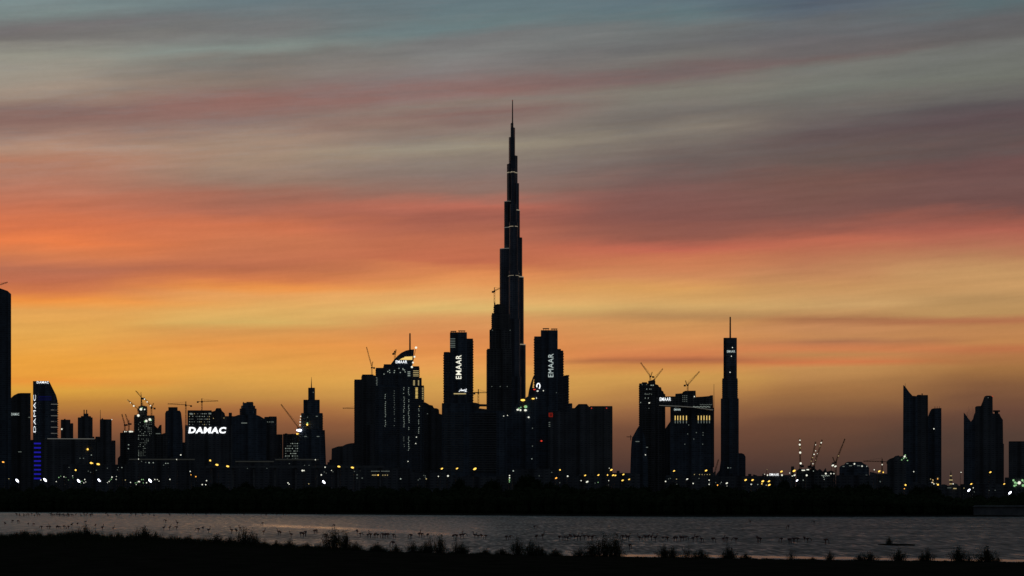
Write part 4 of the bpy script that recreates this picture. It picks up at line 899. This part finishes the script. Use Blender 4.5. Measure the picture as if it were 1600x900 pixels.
LAMPS = [  # px, py, radius px, material
 (27,751,2.9,'white'),(70.5,750,3.0,'white'),(123,751.5,2.9,'white'),(155,750.5,2.9,'white'),(234.5,751,3.1,'white'),(506,753.2,2.8,'white'),(1514,766,2.6,'white'),(1578,770,2.7,'white'),
 (5,722,1.9,'orange'),(143,723.5,2.7,'yellow'),(153.5,725.3,2.8,'yellow'),(118.3,734.5,1.6,'yellow'),(328.5,719.5,1.6,'yellow'),(339,726.3,2.8,'yellow'),(355.8,728.6,2.5,'yellow'),
 (508,730,1.3,'bulb'),(529.5,729,2.5,'yellow'),(550.7,730.6,2.5,'yellow'),(690.5,732.3,2.0,'yellow'),(714.2,732,1.9,'yellow'),(742,732.6,2.9,'yellow'),
 (14,748,.9,'winwarm'),(64,750,1.1,'bulb'),(88,752.5,.9,'bulb'),(92,746,1.1,'green'),(100,745,1.0,'bulb'),(95,744,.7,'green'),(103,746,.6,'green'),(107,750,.6,'green'),(113.5,743.5,.9,'bulb'),(114,746.5,.6,'green'),(132.5,749.2,1.2,'bulb'),(131,754.5,1.0,'bulb'),(128,752,.9,'green'),(126,755,.8,'green'),(134,753,.8,'bulb'),
 (175,745.5,1.4,'bulb'),(170.5,752.3,1.1,'bulb'),(168,754.2,.8,'bulb'),(174,748.7,1.1,'green'),(172,750.5,.7,'green'),(181.5,749,.9,'bulb'),(182,744.5,.7,'bulb'),
 (196,750,1.0,'winwarm'),(204,753.8,1.1,'bulb'),(211.5,754.5,.8,'green'),(213,757,.7,'bulb'),(217.2,752.5,1.9,'bulb'),(214.5,754,.8,'green'),(221.3,749.3,1.0,'green'),(223.8,749.2,1.0,'green'),(229,754.3,1.1,'bulb'),(224,754.5,.9,'green'),(242,749.2,1.1,'bulb'),(246,749.2,.9,'bulb'),(248.5,751.8,.8,'bulb'),(265.5,749,1.2,'bulb'),
 (297.3,736.5,1.3,'bulb'),(298.5,742,.9,'orange'),(306,744.7,1.2,'orange'),(322.8,751,1.3,'bulb'),(316,757.2,1.2,'bulb'),(321.5,757.3,1.2,'bulb'),(276,718,1.0,'bulb'),(216.5,717.3,1.0,'bulb'),
 (185,730.5,.8,'windim'),(190.5,730.5,1.0,'win'),(233,723,1.4,'win'),(239.5,723,1.1,'win'),(259,724,1.0,'win'),(262.5,724,.9,'win'),(143,711,.9,'win'),
 (450,754.5,1.3,'bulb'),(451.8,756.5,1.1,'bulb'),(482.5,756,1.0,'winwarm'),(472.5,735.3,1.6,'bulb'),(475,735.3,1.3,'bulb'),(502,742,1.5,'bulb'),(492.8,718.3,1.1,'bulb'),(518,735,.9,'bulb'),
 (590.8,742.3,1.4,'yellow'),(626,748.2,1.4,'win'),(666,748.2,1.3,'winwarm'),(653.5,750,.9,'windim'),(685,744.3,1.2,'bulb'),(700,743.6,1.6,'bulb'),
 (796.2,743,1.3,'bulb'),(796,746.3,1.5,'bulb'),(802,735.8,1.5,'win'),(795.5,749.2,.8,'winwarm'),
 (869,747,1.9,'orange'),(875,734.3,1.5,'yellow'),(887,744,1.5,'bulb'),(908,751,1.2,'bulb'),(914.3,742.8,1.7,'yellow'),(917.4,752.8,2.3,'bulb'),(934.5,753.7,.9,'green'),(935,742.3,1.7,'yellow'),(949.3,742.2,1.4,'yellow'),(955.2,734.2,2.2,'yellow'),(958,742.5,2.0,'yellow'),(961.5,742.9,1.7,'yellow'),(951,751,.9,'bulb'),(974,741.4,1.8,'yellow'),(972.8,750.6,1.9,'yellow'),(983,749,1.7,'yellow'),(952,731.5,.8,'bulb'),
 (1053.2,735.8,1.7,'yellow'),(1103.2,735.2,2.2,'yellow'),(1040,752.2,1.4,'bulb'),(1057,748.6,1.0,'winwarm'),(1073.6,748.6,1.8,'bulb'),(1083,755.3,1.3,'bulb'),(1108,750.2,1.3,'bulb'),(1108,756.8,1.2,'bulb'),(1121,758,1.4,'orange'),(1135.6,755,2.0,'bulb'),(1135.8,759.3,.9,'bulb'),(1127,753.5,.8,'win'),
 (1165,750,2.2,'yellow'),(1175.8,750.1,2.1,'yellow'),(1191.8,752,2.4,'yellow'),(1201.4,752,2.1,'yellow'),(1201.9,757.7,2.3,'yellow'),(1173.8,756.8,1.5,'bulb'),(1184,757,.9,'win'),(1190.3,756,1.2,'yellow'),(1197.4,758,.9,'bulb'),
 (1194.5,741,.8,'bulb'),(1199.2,742.4,1.5,'bulb'),(1221,736.8,2.0,'yellow'),(1221.8,742.4,1.6,'bulb'),(1233.8,739,1.0,'bulb'),(1240.8,735.7,2.6,'yellow'),(1241.4,742.6,1.9,'bulb'),(1237.8,743.8,1.1,'bulb'),(1245.4,750.7,1.8,'white'),(1260.4,742.7,1.6,'bulb'),(1198.4,733.8,.6,'winwarm'),
 (1290.3,740,1.6,'bulb'),(1298.2,740,1.3,'bulb'),(1303,740,1.4,'bulb'),(1301.2,727.2,2.2,'bulb'),(1305.3,728.7,2.1,'bulb'),
 (1366,734,1.2,'bulb'),(1373.7,736.4,2.2,'yellow'),(1380,738,1.5,'yellow'),(1414.8,757.8,1.6,'yellow'),(1413,763.5,1.0,'orange'),(1465.5,757.3,1.6,'yellow'),(1489.2,756,1.2,'bulb'),(1501.6,738,1.1,'bulb'),
 (1517.6,756.2,1.8,'yellow'),(1506.2,762.7,.9,'winwarm'),(1520.7,762.3,1.0,'bulb'),(1547.4,737.8,1.8,'yellow'),(1569,756.2,1.7,'yellow'),(1545.4,766.2,.9,'win'),
]
SIZE = lambda r: 'large' if r >= 2.4 else 'medium' if r >= 1.4 else 'small'
CNAME = {'white':'white','bulb':'pale','yellow':'yellow','orange':'orange','green':'greenish','winwarm':'dim warm','win':'dim pale','windim':'dim pale'}
ORD = ['first','second','third','fourth','fifth','sixth','seventh','eighth','ninth','tenth','eleventh','twelfth']
keys = {}
for i, (px, py, r, mm) in enumerate(LAMPS): keys.setdefault((SIZE(r), CNAME[mm], landmark(px)), []).append((px, py, i))
LAB = {}
for (s_, c_, lm), lst in keys.items():
    lst.sort()
    for j, (px, py, i) in enumerate(lst):
        if len(lst) == 1: LAB[i] = f'the only {s_} {c_} lamp on a pole below {lm}'
        else: LAB[i] = f'{s_} {c_} lamp, {ORD[j]} from the left below {lm}'
POLE, HEADM = {}, {}
for i, (px, py, r, mm) in enumerate(LAMPS):
    r = round(r * (.84 if r >= 1.6 else .72), 2)
    D = 2120 + (i * 37 % 23) * 8; k = D / F; z = gz(py, D)
    o = bpy.data.objects.new('street_lamp', None); COL.objects.link(o); o.location = (gx(px, D), D, .9); o.empty_display_size = 2
    tag(o, LAB[i], 'lamp', 'lamps along the far shore')
    zl = z - .9
    mb = MB(); off = -1.1 * r * k if px > 640 else 1.1 * r * k
    mb.bar((off, .6, 0), (off, .6, zl + .3), .22, .12, 6); mb.bar((off, .6, zl + .3), (0, .2, zl + r * k * .55), .1, .1, 5)
    mb.build('pole', M['metal'], o)
    if (r, mm, px > 640) not in HEADM:
        h = MB(); big = r >= 1.4
        h.ball((0, 0, 0), r * k * (1.3 if mm == 'white' else 1.12 if big else 1), r * k * .6, r * k * (.62 if big else 1), 12, 8, R(48 if px <= 640 else -42) if mm == 'white' else R(12 if px <= 640 else -28) if big else 0)  # head blown up and tilted to the lamp's blurred glow, not its real size
        HEADM[(r, mm, px > 640)] = h.mesh('lamp_head', M[mm])
        for p in HEADM[(r, mm, px > 640)].polygons: p.use_smooth = True
    hd = link('lamp_head', HEADM[(r, mm, px > 640)], o); hd.location = (0, -.3, zl)

# ------------------------------------------------------------------ trees on the far bank
def leaf(mb, c, s_, rnd):
    a = Vector((rnd.gauss(0, 1), rnd.gauss(0, 1), rnd.gauss(0, .7))).normalized(); u = a.orthogonal().normalized() ; v_ = a.cross(u)
    t = rnd.random() * 6.28; u, v_ = u * math.cos(t) + v_ * math.sin(t), v_ * math.cos(t) - u * math.sin(t)
    b0 = len(mb.v); c = Vector(c)
    for p, q in ((-1, -.1), (-.1, -.55), (1, 0), (0, .55)): mb.v.append(tuple(c + u * p * s_ + v_ * q * s_))
    mb.f.append([b0, b0+1, b0+2, b0+3])
def crown_mesh(seed, n=2600, s_=.05):                # unit crown: width 2 (x,y -1..1), height 0..1
    rnd = random.Random(seed); mb = MB(); lobes = []
    for i in range(20):
        a = rnd.random() * 6.28; rr_ = rnd.random() ** .6 * .62
        lobes.append((rr_ * math.cos(a), rr_ * math.sin(a), (.30 + .30 * math.sqrt(max(0, 1 - (rr_ / .75) ** 2)) * rnd.uniform(.85, 1.1)), rnd.uniform(.24, .38)))
    for i in range(n):
        x, y, z, r = rnd.choice(lobes); d = Vector((rnd.gauss(0, 1), rnd.gauss(0, 1), rnd.gauss(0, .8))).normalized() * r * rnd.random() ** .33 * rnd.uniform(.85, 1.12)
        leaf(mb, (x + d.x, y + d.y, max(.05, z + d.z * .75)), s_ * rnd.uniform(.7, 1.4), rnd)
    for x, y, z, r in lobes: mb.ball((x, y, z), r * .72, r * .72, r * .55, 7, 5)
    return mb.mesh('crown', M['leaf'])
CROWNS = [crown_mesh(s_) for s_ in (3, 8, 15, 22)]
def trunk_mesh(seed):
    rnd = random.Random(seed); mb = MB(); mb.bar((0, 0, 0), (.03, 0, .35), .07, .05)
    for i in range(5):
        a = i * 1.26 + rnd.random(); mb.bar((.03, 0, .3 + .02 * i), (.45 * math.cos(a), .45 * math.sin(a), .62 + rnd.random() * .15), .045, .015)
    return mb.mesh('trunk', M['bark'])
TRUNKS = [trunk_mesh(s_) for s_ in (1, 2)]
def top_y(px):                                        # height of the general tree belt, photo rows
    base = 762 if px < 1380 else 767 + min(8, (px - 1380) / 15)
    return base + 9.0 * mnoise.noise((px * .021, 0, 0)) + 2.2 * mnoise.noise((px * .09, 4, 0))
HUMPS = [(22,757,34,'below the far-left edge tower'),(62,758,30,'below the vertical-sign tower'),(262,759,36,'below the flat-capped tower'),(338,751.5,50,'below the two yellow lamps near the wide white sign'),(385,750.5,46,'below the round-topped tower'),
  (424,755,40,'between the round-topped tower and window-grid block'),(478,758,36,'below the stepped spire tower'),(536,757.5,40,'below the low sloping-roofed building'),(600,757.5,44,'below the curved-crown tower'),(655,756.5,40,'below the sloping shoulder block'),
  (718,744.5,36,'with a pointed top below the left twin tower'),(770,746,40,'just left of the tallest spire tower'),(825,738.5,58,'the highest dome-shaped crown of the belt, right of the tallest tower'),(858,749,32,'below the right twin tower'),
  (895,758,34,'below the raised trapezoid roof'),(1008,757,34,'below the blocky unfinished tower'),(1054,752.5,44,'below the left part of the golden-slotted tower'),(1147,759,32,'below the slender mast tower'),
  (1226,745,36,'below the tiny bright roof sign'),(1246,755,26,'below the upright lamp-lit crane'),(1275,754,42,'rounded, below the two leaning lamp-lit cranes'),(1322,754,40,'left of two below the rounded-roof building'),(1352,752,52,'right of two below the rounded-roof building'),(1383,756,36,'below the thin flat-jib crane'),
  (1432,757,40,'below the taller slant-topped slab'),(1453,755.5,48,'below the shorter slant-topped slab'),(1528,771,34,'below the jagged tower group')]
for i, (px, yt, wpx, where) in enumerate(HUMPS):
    D = Yd(y_far(px)) + 95 + (i % 4) * 22; k = D / F; h = gz(yt, D) - .9
    o = bpy.data.objects.new('mangrove_tree', None); COL.objects.link(o); o.location = (gx(px, D), D, .9); o.rotation_euler.z = i * 1.7
    o.scale = (wpx * k / 2, wpx * k / 2, h)
    tag(o, ('dark tree, ' if where.startswith('the ') else 'dark tree crown ') + where, 'tree', 'larger trees rising from the far-shore belt')
    c = link('crown', CROWNS[i % 4], o); t = link('trunk', TRUNKS[i % 2], o)
    # normalise: top of crown mesh to 1
    c.scale.z = 1 / max(v_.co.z for v_ in CROWNS[i % 4].vertices)
rnd = random.Random(5); mb = MB()
px = -900.0
while px < 2500:
    inview = -40 < px < 1640
    for row in range(3):
        D = Yd(y_far(px)) + 12 + row * 28 + rnd.random() * 14; k = D / F
        ztop = gz(top_y(px) + (rnd.random() * 3 - (1.2 if row == 2 else -2.5)), D) * (1, .96, .8)[2 - row if row < 2 else 0]
        ztop = max(5, ztop); X0 = gx(px, D) + rnd.gauss(0, 1.5); rad = rnd.uniform(2.6, 4.6)
        for zz in (ztop * .3, ztop * .62): mb.ball((X0, D, zz + .5), rad * .95, rad * .8, ztop * .34, 7, 5)
        for j in range(70 if inview else 16):
            a = rnd.random() * 6.28; e = math.asin(rnd.uniform(-.4, 1)); q = rnd.uniform(.8, 1.12)
            leaf(mb, (X0 + rad * q * math.cos(a) * math.cos(e), D + rad * q * math.sin(a) * math.cos(e), max(.6, ztop * .62 + ztop * .38 * q * math.sin(e))), rnd.uniform(.35, .8), rnd)
        for j in range(14 if inview else 0): leaf(mb, (X0 + rnd.gauss(0, 2.5), D - rad * .9 + rnd.gauss(0, .7), rnd.random() * ztop * .6 + .5), rnd.uniform(.4, .9), rnd)
    px += 7.5 if inview else 20
tag(mb.build('mangrove_thicket', M['leaf']), 'dense dark belt of mangrove trees along the whole far shore', 'tree belt', kind='stuff')

# ------------------------------------------------------------------ flamingos
def skin_mesh(name, verts, edges, radii, m, sub=1):
    me = bpy.data.meshes.new(name); me.from_pydata(verts, edges, []); ob = bpy.data.objects.new(name, me); COL.objects.link(ob)
    md = ob.modifiers.new('s', 'SKIN'); md.use_smooth_shade = True
    for v_, r in zip(me.skin_vertices[0].data, radii): v_.radius = (r, r)
    me.skin_vertices[0].data[0].use_root = True
    if sub: sd = ob.modifiers.new('d', 'SUBSURF'); sd.levels = sub; sd.render_levels = sub
    dg = bpy.context.evaluated_depsgraph_get(); out = bpy.data.meshes.new_from_object(ob.evaluated_get(dg))
    bpy.data.objects.remove(ob); bpy.data.meshes.remove(me); out.materials.clear(); out.materials.append(m); out.name = name
    return out
def flamingo(pose):
    V = [(0,0,.78),(-.2,0,.76),(-.36,0,.70),(.18,0,.82)]; Ed = [(0,1),(1,2),(0,3)]; Rd = [.20,.16,.07,.14]
    neck = {'up':[(.28,0,.92),(.30,0,1.08),(.24,0,1.22),(.28,0,1.36),(.36,0,1.40),(.44,0,1.34),(.46,0,1.26)],
            'feed':[(.32,0,.82),(.44,0,.70),(.50,0,.5),(.50,0,.3),(.54,0,.16),(.50,0,.08),(.44,0,.05)],
            'rest':[(.28,0,.95),(.26,0,1.06),(.14,0,1.06),(.04,0,1.0),(-.05,.03,.96),(-.12,.06,.93),(-.16,.08,.9)],
            'low':[(.34,0,.86),(.48,0,.88),(.60,0,.80),(.68,0,.64),(.74,0,.5),(.76,0,.42),(.72,0,.36)]}[pose]
    p = 3
    for i, q in enumerate(neck): V.append(q); Ed.append((p, len(V)-1)); p = len(V)-1; Rd.append([.075,.06,.055,.055,.075,.055,.025][i])
    for s_, bend in ((.07, .02), (-.07, -.03)):
        if pose == 'rest' and s_ < 0: continue
        V += [(0,s_,.62),(.02+bend,s_,.34),(-.02,s_,-.12)]; n_ = len(V); Ed += [(0,n_-3),(n_-3,n_-2),(n_-2,n_-1)]; Rd += [.07,.03,.028]
    return skin_mesh('flamingo', V, Ed, Rd, M['bird'], 1)
POSES = {p: flamingo(p) for p in ('up', 'feed', 'rest', 'low')}
BN = {'up': 'neck up', 'feed': 'head down feeding', 'rest': 'neck folded', 'low': 'neck lowered'}
birds = []   # px, py, cluster
rnd = random.Random(11)
for i in range(58):
    x = rnd.choice((rnd.uniform(18, 120), rnd.uniform(85, 330), rnd.uniform(85, 330))); birds.append((x, rnd.uniform(803.8, 808.5), 'A'))
for x in (26,42,45,62,79,88,97,107,108): birds.append((x, 806 + rnd.random() * 1.6, 'A'))
for x, y in ((8,822),(20,817.5),(28,818),(44,822.5),(53,822.5),(65,827.5),(74,827),(78,827),(89,828),(92,827.5),(100,827),(107,827),(112,824.5),(121,822.5),(134,818.5),(149,825),(160,829),(177,829.5),(256,829),(265,828.5),(276,828.5),(277,821),(310,832),(317,829.5),(326,833),(259,817),(375,830)): birds.append((x, y, 'B'))
for x, y in ((302,805.5),(322,806),(345,806.5),(370,805.5),(381,806.5),(408,806),(416,806.5),(432,806.5),(443,806.5),(447,806.3),(494,806),(507,806)): birds.append((x, y, 'A2'))
for x, y in ((410.5,821),(362,834),(369,834.5),(412,835.5),(435,836),(438,837),(455,840.5),(470,838.5),(474,839.5),(477.5,837),(491,834.5),(494,834),(508,840.5),(510,844),(522,825)): birds.append((x, y, 'C'))
for x, y in ((558,835.5),(563,839),(575,841),(579,841),(586,841),(590,841),(598,841),(602,841.5),(606,841),(615,841.5),(642,842.5),(655,840),(659,840.5),(668,841.5),(709,843),(713,842.5),(720,842),(724,841.5),(742,842.5),(747,843),(752,842.5),(759,843),(791,844.5),(797,843.5),(614,855)): birds.append((x, y, 'D'))
for x, y in ((835,827),(838,844),(848,842.5),(874,844.5),(883,846),(887,845.5),(892,844),(898,845),(902,845),(907,844.5),(913,844.5),(920,844.5),(926,845),(973,844),(979,845),(982,844.5),(999,845.5),(1008,845),(1013,844),(1018,844.5),(1024,846.5),(1036,846),(1043,846),(984,859)): birds.append((x, y, 'E'))
for x, y in ((1054,847),(1057,846),(1064,847),(1068,845.5),(1072,845),(1083,847.5),(1089,845.5),(1096,848),(1114,848.5),(1130,848),(1136,847.5),(1150,849),(1184,848),(1188,848.5)): birds.append((x, y, 'F'))
for x, y in ((1221,848),(1233,850),(1240,849),(1246,848.5),(1257,847),(1262,848.5),(1290,851)): birds.append((x, y, 'G'))
for x, y in ((1172,819),(1232,827),(1272,819)): birds.append((x, y, 'H'))
CL = {'A':'tiny dark flamingo {} in the crowded flock under the far shore at left','A2':'tiny dark flamingo {} under the far shore below the round-topped to spire towers',
      'B':'dark flamingo {} in mid-water in front of the left bank shrubs','C':'dark flamingo {} in the near row left of the tallest shrub','D':'dark flamingo {} in the near row below the curved-crown and twin towers',
      'E':'dark flamingo {} in the near row below the right twin and flat-topped block','F':'dark flamingo {} in the near row below the golden-slotted and mast towers','G':'dark flamingo {} in the small group left of the mud islet','H':'lone dark flamingo {} far out on the open grey water'}
cl_n = {}
for i, (px, py, c_) in enumerate(birds):
    pose = rnd.choices(('up', 'feed', 'rest', 'low'), (3, 4, 2, 3) if c_ not in 'A2' else (4, 3, 2, 2))[0]
    if c_ == 'H': pose = ('up', 'feed', 'low')[(cl_n.setdefault('H', 0))]; cl_n['H'] += 1
    Y = Yd(py); o = link('flamingo', POSES[pose]); o.location = (gx(px, Y), Y, .02)
    o.rotation_euler.z = rnd.choice((0, math.pi)) + rnd.gauss(0, .45); s_ = rnd.uniform(1.1, 1.35); o.scale = (s_, s_, s_)
    tag(o, CL[c_].format(BN[pose]), 'flamingo', 'flamingos wading in the lagoon')
# mud islet with a dead bush
isl = MB(); Y = Yd(851.5); pts = []
for i in range(24):
    a = i / 24 * 6.283; rr_ = 1 + .25 * mnoise.noise((math.cos(a) * 2, math.sin(a) * 2, 0)); pts.append((gx(1402, Y) + 3.6 * rr_ * math.cos(a), Y + 9 * rr_ * math.sin(a)))
isl.plan(pts, -.5, .12); tag(isl.build('mud_islet', m_ground), kind='structure')

# ------------------------------------------------------------------ near-bank shrubs and grass
def shrub_mesh(seed, n, dens=1.0):                    # unit shrub: height 1, half width ~.5
    rnd = random.Random(seed); lv, tw = MB(), MB()
    for i in range(n):
        a = rnd.random() * 6.28; sp = rnd.uniform(.02, .50); h = rnd.uniform(.35, 1.0) * math.sqrt(max(.05, 1.08 - (sp / .52) ** 2))
        q_ = sp * .55; p0 = Vector((q_ * math.cos(a) + rnd.gauss(0, .05), q_ * math.sin(a) + rnd.gauss(0, .05), -.03)); p2 = Vector((sp * math.cos(a), sp * math.sin(a), h)); p1 = p0.lerp(p2, .5) + Vector((rnd.gauss(0, .04), rnd.gauss(0, .04), .05))
        tw.bar(p0, p1, .012, .008, 4); tw.bar(p1, p2, .008, .003, 4)
        for j in range(int(34 * dens)):
            t = rnd.random() ** .7; q = p0.lerp(p1, t * 2) if t < .5 else p1.lerp(p2, t * 2 - 1)
            q = q + Vector((rnd.gauss(0, .06), rnd.gauss(0, .06), rnd.gauss(0, .05)))
            if q.z > .02: leaf(lv, q, rnd.uniform(.012, .028), rnd)
    return lv.mesh('foliage', M['shrub']), tw.mesh('stems', M['twig'])
SHR = [shrub_mesh(s_, n_, d_) for s_, n_, d_ in ((1, 56, 1.0), (2, 64, 1.2), (3, 34, .7), (4, 74, 1.3))]
SH = [ # px, top row, width px, mesh
 (4,838,26,1),(37,829.5,40,3),(78,835,30,1),(106,829,34,0),(134,820,36,0),(152,833,26,3),(182,838,26,2),(226,822.5,42,0),(243,832,24,1),(290,838,26,3),(297,834,16,2),(318,842,20,1),(338,834,34,0),(360,838,22,3),(383,824.5,34,0),(398,834,20,1),
 (412,841,24,2),(431,844,20,1),(452,842,22,0),(480,848,24,3),(508,836,18,2),(522,825,34,0),(540,828,18,1),(556,847,22,3),(588,847,20,1),(592,851,26,3),(618,850,18,1),(645,845,22,0),(666,846,20,3),(672,834,18,2),(688,835,20,1),(712,838,14,2),(722,848,24,3),(758,857,20,1),(785,856,20,3),
 (808,838,22,0),(830,845,26,3),(846,852,18,1),(868,857,22,3),(905,856,22,0),(925,846,26,1),(944,834,32,0),(962,834,24,1),(1038,851,24,0),(1050,853,20,1),(1075,852,26,2),(1096,858,22,3),(1137,846,18,2),(1141,856,26,1),(1166,864,16,3),
 (1236,858,18,2),(1270,870,14,1),(1297,861,16,0),(1343,866,18,3),(1358,861,28,0),(1405,857,28,0),(1440,867,16,1),(1448,856,22,0),(1498,853,28,0),(1514,861,20,2),(1542,853,30,1),(1558,866,14,2)]
SM = {0:'twiggy shrub',1:'leafy shrub',2:'thin sparse shrub',3:'dense bushy shrub'}
keys = {}
for i, (px, yt, wpx, kk) in enumerate(SH): keys.setdefault((SM[kk], landmark(px)), []).append((px, i))
SL = {}
for (s_, lm), lst in keys.items():
    lst.sort()
    for j, (px, i) in enumerate(lst):
        SL[i] = f'{s_} on the near bank under {lm}' if len(lst) == 1 else f'{s_} on the near bank, {ORD[j]} from the left under {lm}'
for i, (px, yt, wpx, kk) in enumerate(SH):
    yb = y_near(px) + 1.5; Y = Yd(yb); k = Y / F
    o = bpy.data.objects.new('shrub', None); COL.objects.link(o); o.location = (gx(px, Y), Y, .1); o.rotation_euler.z = i * 2.1
    h = gz(yt, Y) - .1; o.scale = (wpx * k * 1.5, wpx * k * 1.3, h * 1.06)
    tag(o, SL[i], 'shrub', 'shrubs along the near bank'); link('foliage', SHR[kk][0], o); link('stems', SHR[kk][1], o)
o = bpy.data.objects.new('shrub', None); COL.objects.link(o); Y = Yd(851.5); o.location = (gx(1389, Y), Y, .1); o.scale = (2.0, 2.0, 1.75)
tag(o, 'low twiggy bush alone on the mud islet in the lagoon', 'shrub'); link('foliage', SHR[0][0], o); link('stems', SHR[0][1], o)
# reeds and grass of the near bank (nobody could count them)
rnd = random.Random(9); mb = MB()
for i in range(70000):
    px = rnd.uniform(-300, 1900)
    Y0 = Yd(y_near(px)); t = rnd.random() ** 2.6; Y = Y0 + 1 - t * 130
    cl = mnoise.noise((px * .03, Y * .02, 2)) + .8 * mnoise.noise((px * .11, 1, 2)); cl2 = mnoise.noise((px * .011, 9, 0))
    left = max(0, min(1, (620 - px) / 500))
    mid = max(0, min(1, (1000 - px) / 250)); h = ((.1 + .15 * left) + (.2 + .35 * mid + .35 * left) * max(0, cl + .25) + left * (1.0 + 1.6 * max(0, cl2 + .2))) * rnd.uniform(.5, 1.15)
    if t > .3: h *= .6
    if Y < 340: continue
    X0 = gx(px, Y); a = rnd.random() * 6.28; w_ = rnd.uniform(.03, .07); lx, ly = rnd.gauss(0, .18) * h, rnd.gauss(0, .18) * h
    b0 = len(mb.v); dx, dy = math.cos(a) * w_, math.sin(a) * w_; zb = .0
    mb.v += [(X0 - dx, Y - dy, zb), (X0 + dx, Y + dy, zb), (X0 + dx * .6 + lx * .5, Y + dy * .6 + ly * .5, zb + h * .6 + .1), (X0 + lx, Y + ly, zb + h + .15), (X0 - dx * .6 + lx * .5, Y - dy * .6 + ly * .5, zb + h * .6 + .1)]
    mb.f.append([b0, b0+1, b0+2, b0+3, b0+4])
tag(mb.build('bank_grass', M['shrub']), 'dark reeds and grass covering the near bank', 'grass', kind='stuff')
